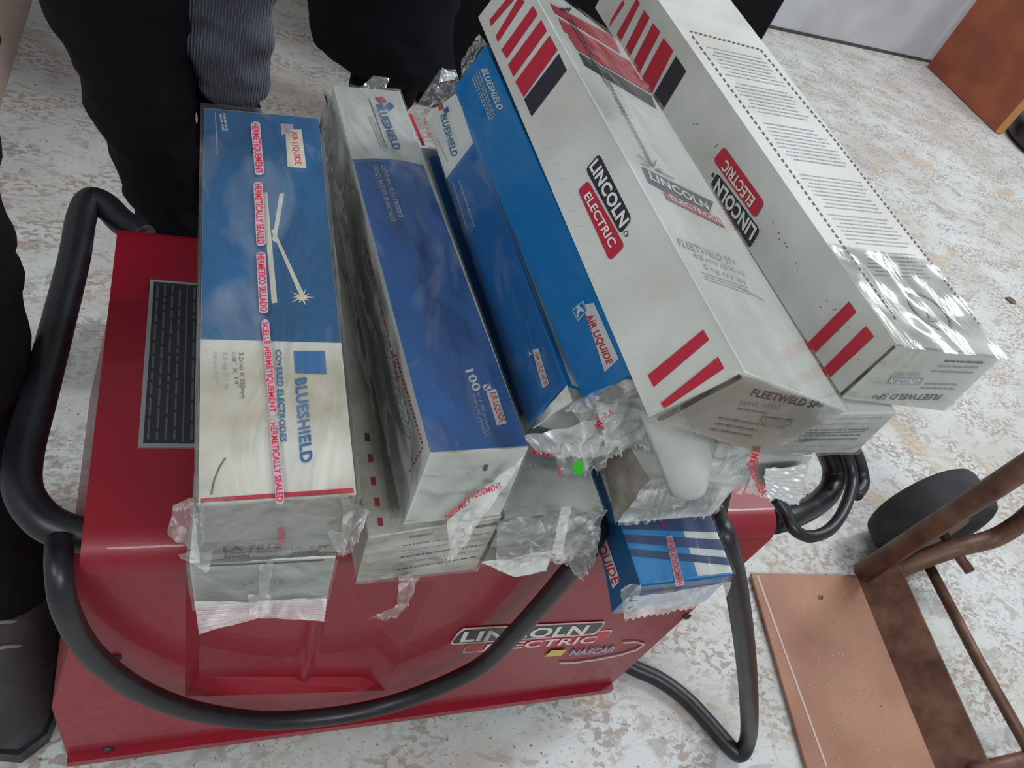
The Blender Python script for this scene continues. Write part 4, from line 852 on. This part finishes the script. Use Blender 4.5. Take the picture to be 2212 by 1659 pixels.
# ------------------------------------------------------------------ people behind and beside the machine
M_TRS = mat('trouser_dark_navy', '#0c0b12', .9, bump=.3, bscale=40, spec=.25); M_TRG = bpy.data.materials.new('trouser_lit_corduroy'); M_TRG.use_nodes = True  # M_TRG: lit part of the trousers, light put into a paler grey
def cord():
    nt = M_TRG.node_tree; b = nt.nodes['Principled BSDF']; tc = nt.nodes.new('ShaderNodeTexCoord'); w = nt.nodes.new('ShaderNodeTexWave'); w.inputs['Scale'].default_value = 110; w.inputs['Distortion'].default_value = 1.5
    w.bands_direction = 'X'; nt.links.new(tc.outputs['Object'], w.inputs['Vector']); r = nt.nodes.new('ShaderNodeValToRGB'); r.color_ramp.elements[0].color = srgb('#474c57'); r.color_ramp.elements[1].color = srgb('#5f6572')
    nt.links.new(w.outputs['Fac'], r.inputs['Fac']); nt.links.new(r.outputs['Color'], b.inputs['Base Color']); b.inputs['Roughness'].default_value = .9
    bp = nt.nodes.new('ShaderNodeBump'); bp.inputs['Distance'].default_value = .002; nt.links.new(w.outputs['Fac'], bp.inputs['Height']); nt.links.new(bp.outputs[0], b.inputs['Normal'])
cord()
def leg(parent, rows, M, name='trouser_leg', dy=0, folds=(), seed=1):
    """rows: (centre, half width across, half depth) from top to bottom"""
    mb = MB()
    def fn(i, j):
        k = i * (len(rows) - 1); k0 = int(min(k, len(rows) - 2)); t = k - k0; t = t * t * (3 - 2 * t) if False else t
        c0 = rows[k0][0].lerp(rows[k0 + 1][0], t); a = rows[k0][1] * (1 - t) + rows[k0 + 1][1] * t; b = rows[k0][2] * (1 - t) + rows[k0 + 1][2] * t
        an = 2 * math.pi * j; p = c0 + Vector((a * math.cos(an), b * math.sin(an), 0))
        d_ = Vector((math.cos(an), math.sin(an), 0)); w = .007 * wnoise((p.x, p.y, p.z * 1.8), 22, seed) + .003 * wnoise(p, 60, seed + 2)
        return p + d_ * w
    mb.grid(fn, 60, 48, M, True, closev=True); mb.face([fn(0, k / 48) for k in range(48)], M); mb.face([fn(1, k / 48) for k in range(48)][::-1], M)
    return mb.build(name, parent)
def shoe(parent, heel, toe, w, h, M, name='shoe', laces=False):
    mb = MB(); ax = (toe - heel); L = ax.length; ax.normalize(); sd = Vector((-ax.y, ax.x, 0))
    def fn(i, j):
        t = i; wd_ = w * (.72 + .28 * math.sin(math.pi * min(1, t * 1.1 + .1))) * (max(0, 1 - ((abs(t - .5) * 2) ** 6)) ** .5 + .02); hh = h * (1 - .62 * t ** 1.3) if t > .25 else h * (.95 + .2 * (.25 - t))
        hh *= (max(0, 1 - ((abs(t - .5) * 2) ** 8)) ** .5 * .9 + .1)
        an = math.pi * j; return heel + ax * (L * t) + sd * (wd_ * math.cos(an)) + Vector((0, 0, .018 + hh * math.sin(an) ** .8))
    mb.grid(fn, 30, 16, M, True); up_ = mb.build(name + '_upper', parent)
    sm = MB(); pts = []
    for i in range(24):
        t = i / 23; wd_ = w * 1.08 * (.72 + .28 * math.sin(math.pi * min(1, t * 1.1 + .1))) * (max(0, 1 - ((abs(t - .5) * 2) ** 6)) ** .5 + .02); pts.append((t, wd_))
    ring_ = [heel + ax * (L * (t * 1.04 - .02)) + sd * w_ for t, w_ in pts] + [heel + ax * (L * (t * 1.04 - .02)) - sd * w_ for t, w_ in pts[::-1]]
    n_ = len(ring_); U = Vector((0, 0, .024)); B0 = Vector((0, 0, .0005))
    sm.mesh([p + B0 for p in ring_] + [p + U for p in ring_], [tuple(range(n_))[::-1], tuple(range(n_, 2 * n_))] + [(k, (k + 1) % n_, n_ + (k + 1) % n_, n_ + k) for k in range(n_)], M_RUB); sm.build(name + '_sole', parent)
    if laces:
        lm_ = MB()
        for k in range(4):
            t = .42 + k * .09; p = heel + ax * (L * t); zc = .018 + h * (1 - .62 * t ** 1.3) * .97
            lm_.tube([p + sd * w * .45 + Vector((0, 0, zc - .010)), p + Vector((0, 0, zc + .004)), p - sd * w * .45 + Vector((0, 0, zc - .010))], .0022, mat('lace_grey', '#7d7672', .8), 6, 4)
        lm_.build('laces', up_)
Y0 = .80
def row(y_px, x0, x1, k=.8, yy=Y0):
    a = aty(x0, y_px, yy); b = aty(x1, y_px, yy); c0 = (a + b) / 2; hw = (b - a).length / 2; c0.y = yy + 0.0; return (c0, hw, hw * k)
per = empty('person', (0.02, Y0, 0), 'person in dark trousers standing right behind the red machine at left', 'person')
zt = row(0, 76, 420)
rows = [(zt[0] + Vector((-.02, .03, .25)), .11, .11), (zt[0] + Vector((-.01, .01, .10)), .088, .085), zt, row(100, 128, 420), row(220, 183, 425), row(350, 243, 440), row(480, 303, 455)]
lw = rows[-1][0]; rows += [(Vector((lw.x + .012, Y0, .19)), .05, .05), (Vector((lw.x + .014, Y0 + .01, .09)), .055, .06)]
leg(per, rows, M_TRS, seed=3)
zt = row(0, 385, 592)
rows = [(zt[0] + Vector((.0, .03, .25)), .085, .09), (zt[0] + Vector((.0, .01, .10)), .068, .075), zt, row(60, 392, 592), row(120, 402, 588), row(160, 410, 584), row(190, 422, 574), row(208, 440, 556), row(218, 462, 536)]
leg(per, rows, M_TRG, name='corduroy_knee_lit', seed=5)
rows = [row(150, 415, 562, .7, Y0 + .035), row(220, 415, 562, .7, Y0 + .03), row(300, 430, 556), row(380, 440, 545), row(480, 440, 530)]
lw2 = rows[-1][0]; rows += [(Vector((lw2.x + .01, Y0 + .02, .19)), .045, .05), (Vector((lw2.x + .012, Y0 + .02, .09)), .05, .055)]
leg(per, rows, M_TRS, seed=6)
M_SH = mat('shoe_black', '#17171a', .5); M_SHG = mat('shoe_grey_suede', '#454144', .9, col2='#353235')
shoe(per, Vector((lw.x + .014, Y0 + .07, 0)), Vector((lw.x - .01, Y0 - .16, 0)), .045, .085, M_SH); shoe(per, Vector((lw2.x + .012, Y0 + .08, 0)), Vector((lw2.x + .03, Y0 - .15, 0)), .045, .085, M_SH)

per2 = empty('person', (.33, 1.45, 0), 'person in black trousers standing farther back between the grey leg and the black cabinet', 'person')
YY = 1.42
r0_ = row(0, 662, 985, .9, YY); r1_ = row(60, 664, 985, .9, YY); r2_ = row(105, 672, 985, .9, YY); r3_ = row(128, 690, 985, .8, YY)
M_TRB = mat('trouser_black', '#0b0b12', .95, bump=.3, bscale=40, spec=.2)
leg(per2, [(r0_[0] + Vector((0, 0, .5)), r0_[1] * 1.1, r0_[2]), (r0_[0] + Vector((0, 0, .2)), r0_[1], r0_[2]), r0_, r1_, r2_, r3_], M_TRB, seed=8)
leg(per2, [(r3_[0], .07, .07), (Vector((r3_[0].x + .0, YY, .07)), .055, .055)], M_TRB, seed=9, name='sock')
shoe(per2, Vector((r3_[0].x + .0, YY + .07, 0)), Vector((r3_[0].x - .02, YY - .22, 0)), .055, .09, M_SH)

per3 = empty('person', (-.17, .46, 0), 'person in dark trousers and grey laced shoe at the left edge of the photo', 'person')
yl = .44
def edge(y_px, x1, w): b = aty(x1, y_px, yl); return (Vector((b.x - w, yl, b.z)), w, w * 1.0)
rows = [(edge(440, -6, .08)[0] + Vector((0, 0, .22)), .10, .10), (edge(440, -6, .08)[0] + Vector((0, 0, .08)), .085, .085), edge(470, 2, .075), edge(600, 40, .068), edge(730, 60, .062), edge(860, 45, .056)]
lw3 = rows[-1][0]; rows += [(Vector((lw3.x + .005, yl, .07)), .058, .062)]
leg(per3, rows, M_TRS, seed=12)
shoe(per3, Vector((-.172, .53, 0)), Vector((-.118, .285, 0)), .046, .10, M_SHG, laces=True)

# small dark chip and green scuff on the floor
rn = random.Random(3); cpos = atz(2182, 650, 0); mb = MB()
mb.grid(lambda i, j: (cpos.x + (.016 + .008 * wnoise((i * 6, j, 0), 2, 3)) * math.cos(6.283 * i) * math.cos(1.57 * j), cpos.y + (.014 + .008 * wnoise((i * 6, j, 4), 2, 3)) * math.sin(6.283 * i) * math.cos(1.57 * j), .008 * math.sin(1.57 * j)), 12, 4, M_SMUDGE, False, closeu=True)
tag(mb.build('debris_chip'), 'small dark chip of debris on the floor right of the pile', 'debris')
mb = MB(); FL = Plane((0, 2, 0), (2, 2, 0), (2, 0, 0), (0, 0, 0), (0, 0, 1))
for p, q in (((1722, 1078), (1740, 1084)), ((1728, 1066), (1748, 1070)), ((1742, 1066), (1748, 1082))): FL.line(mb, p, q, 3, mat('green_paint_mark', '#7fb99b', .7), .0006)
tag(mb.build('paint_mark'), 'small green paint mark on the floor by the looped cables', 'paint mark')
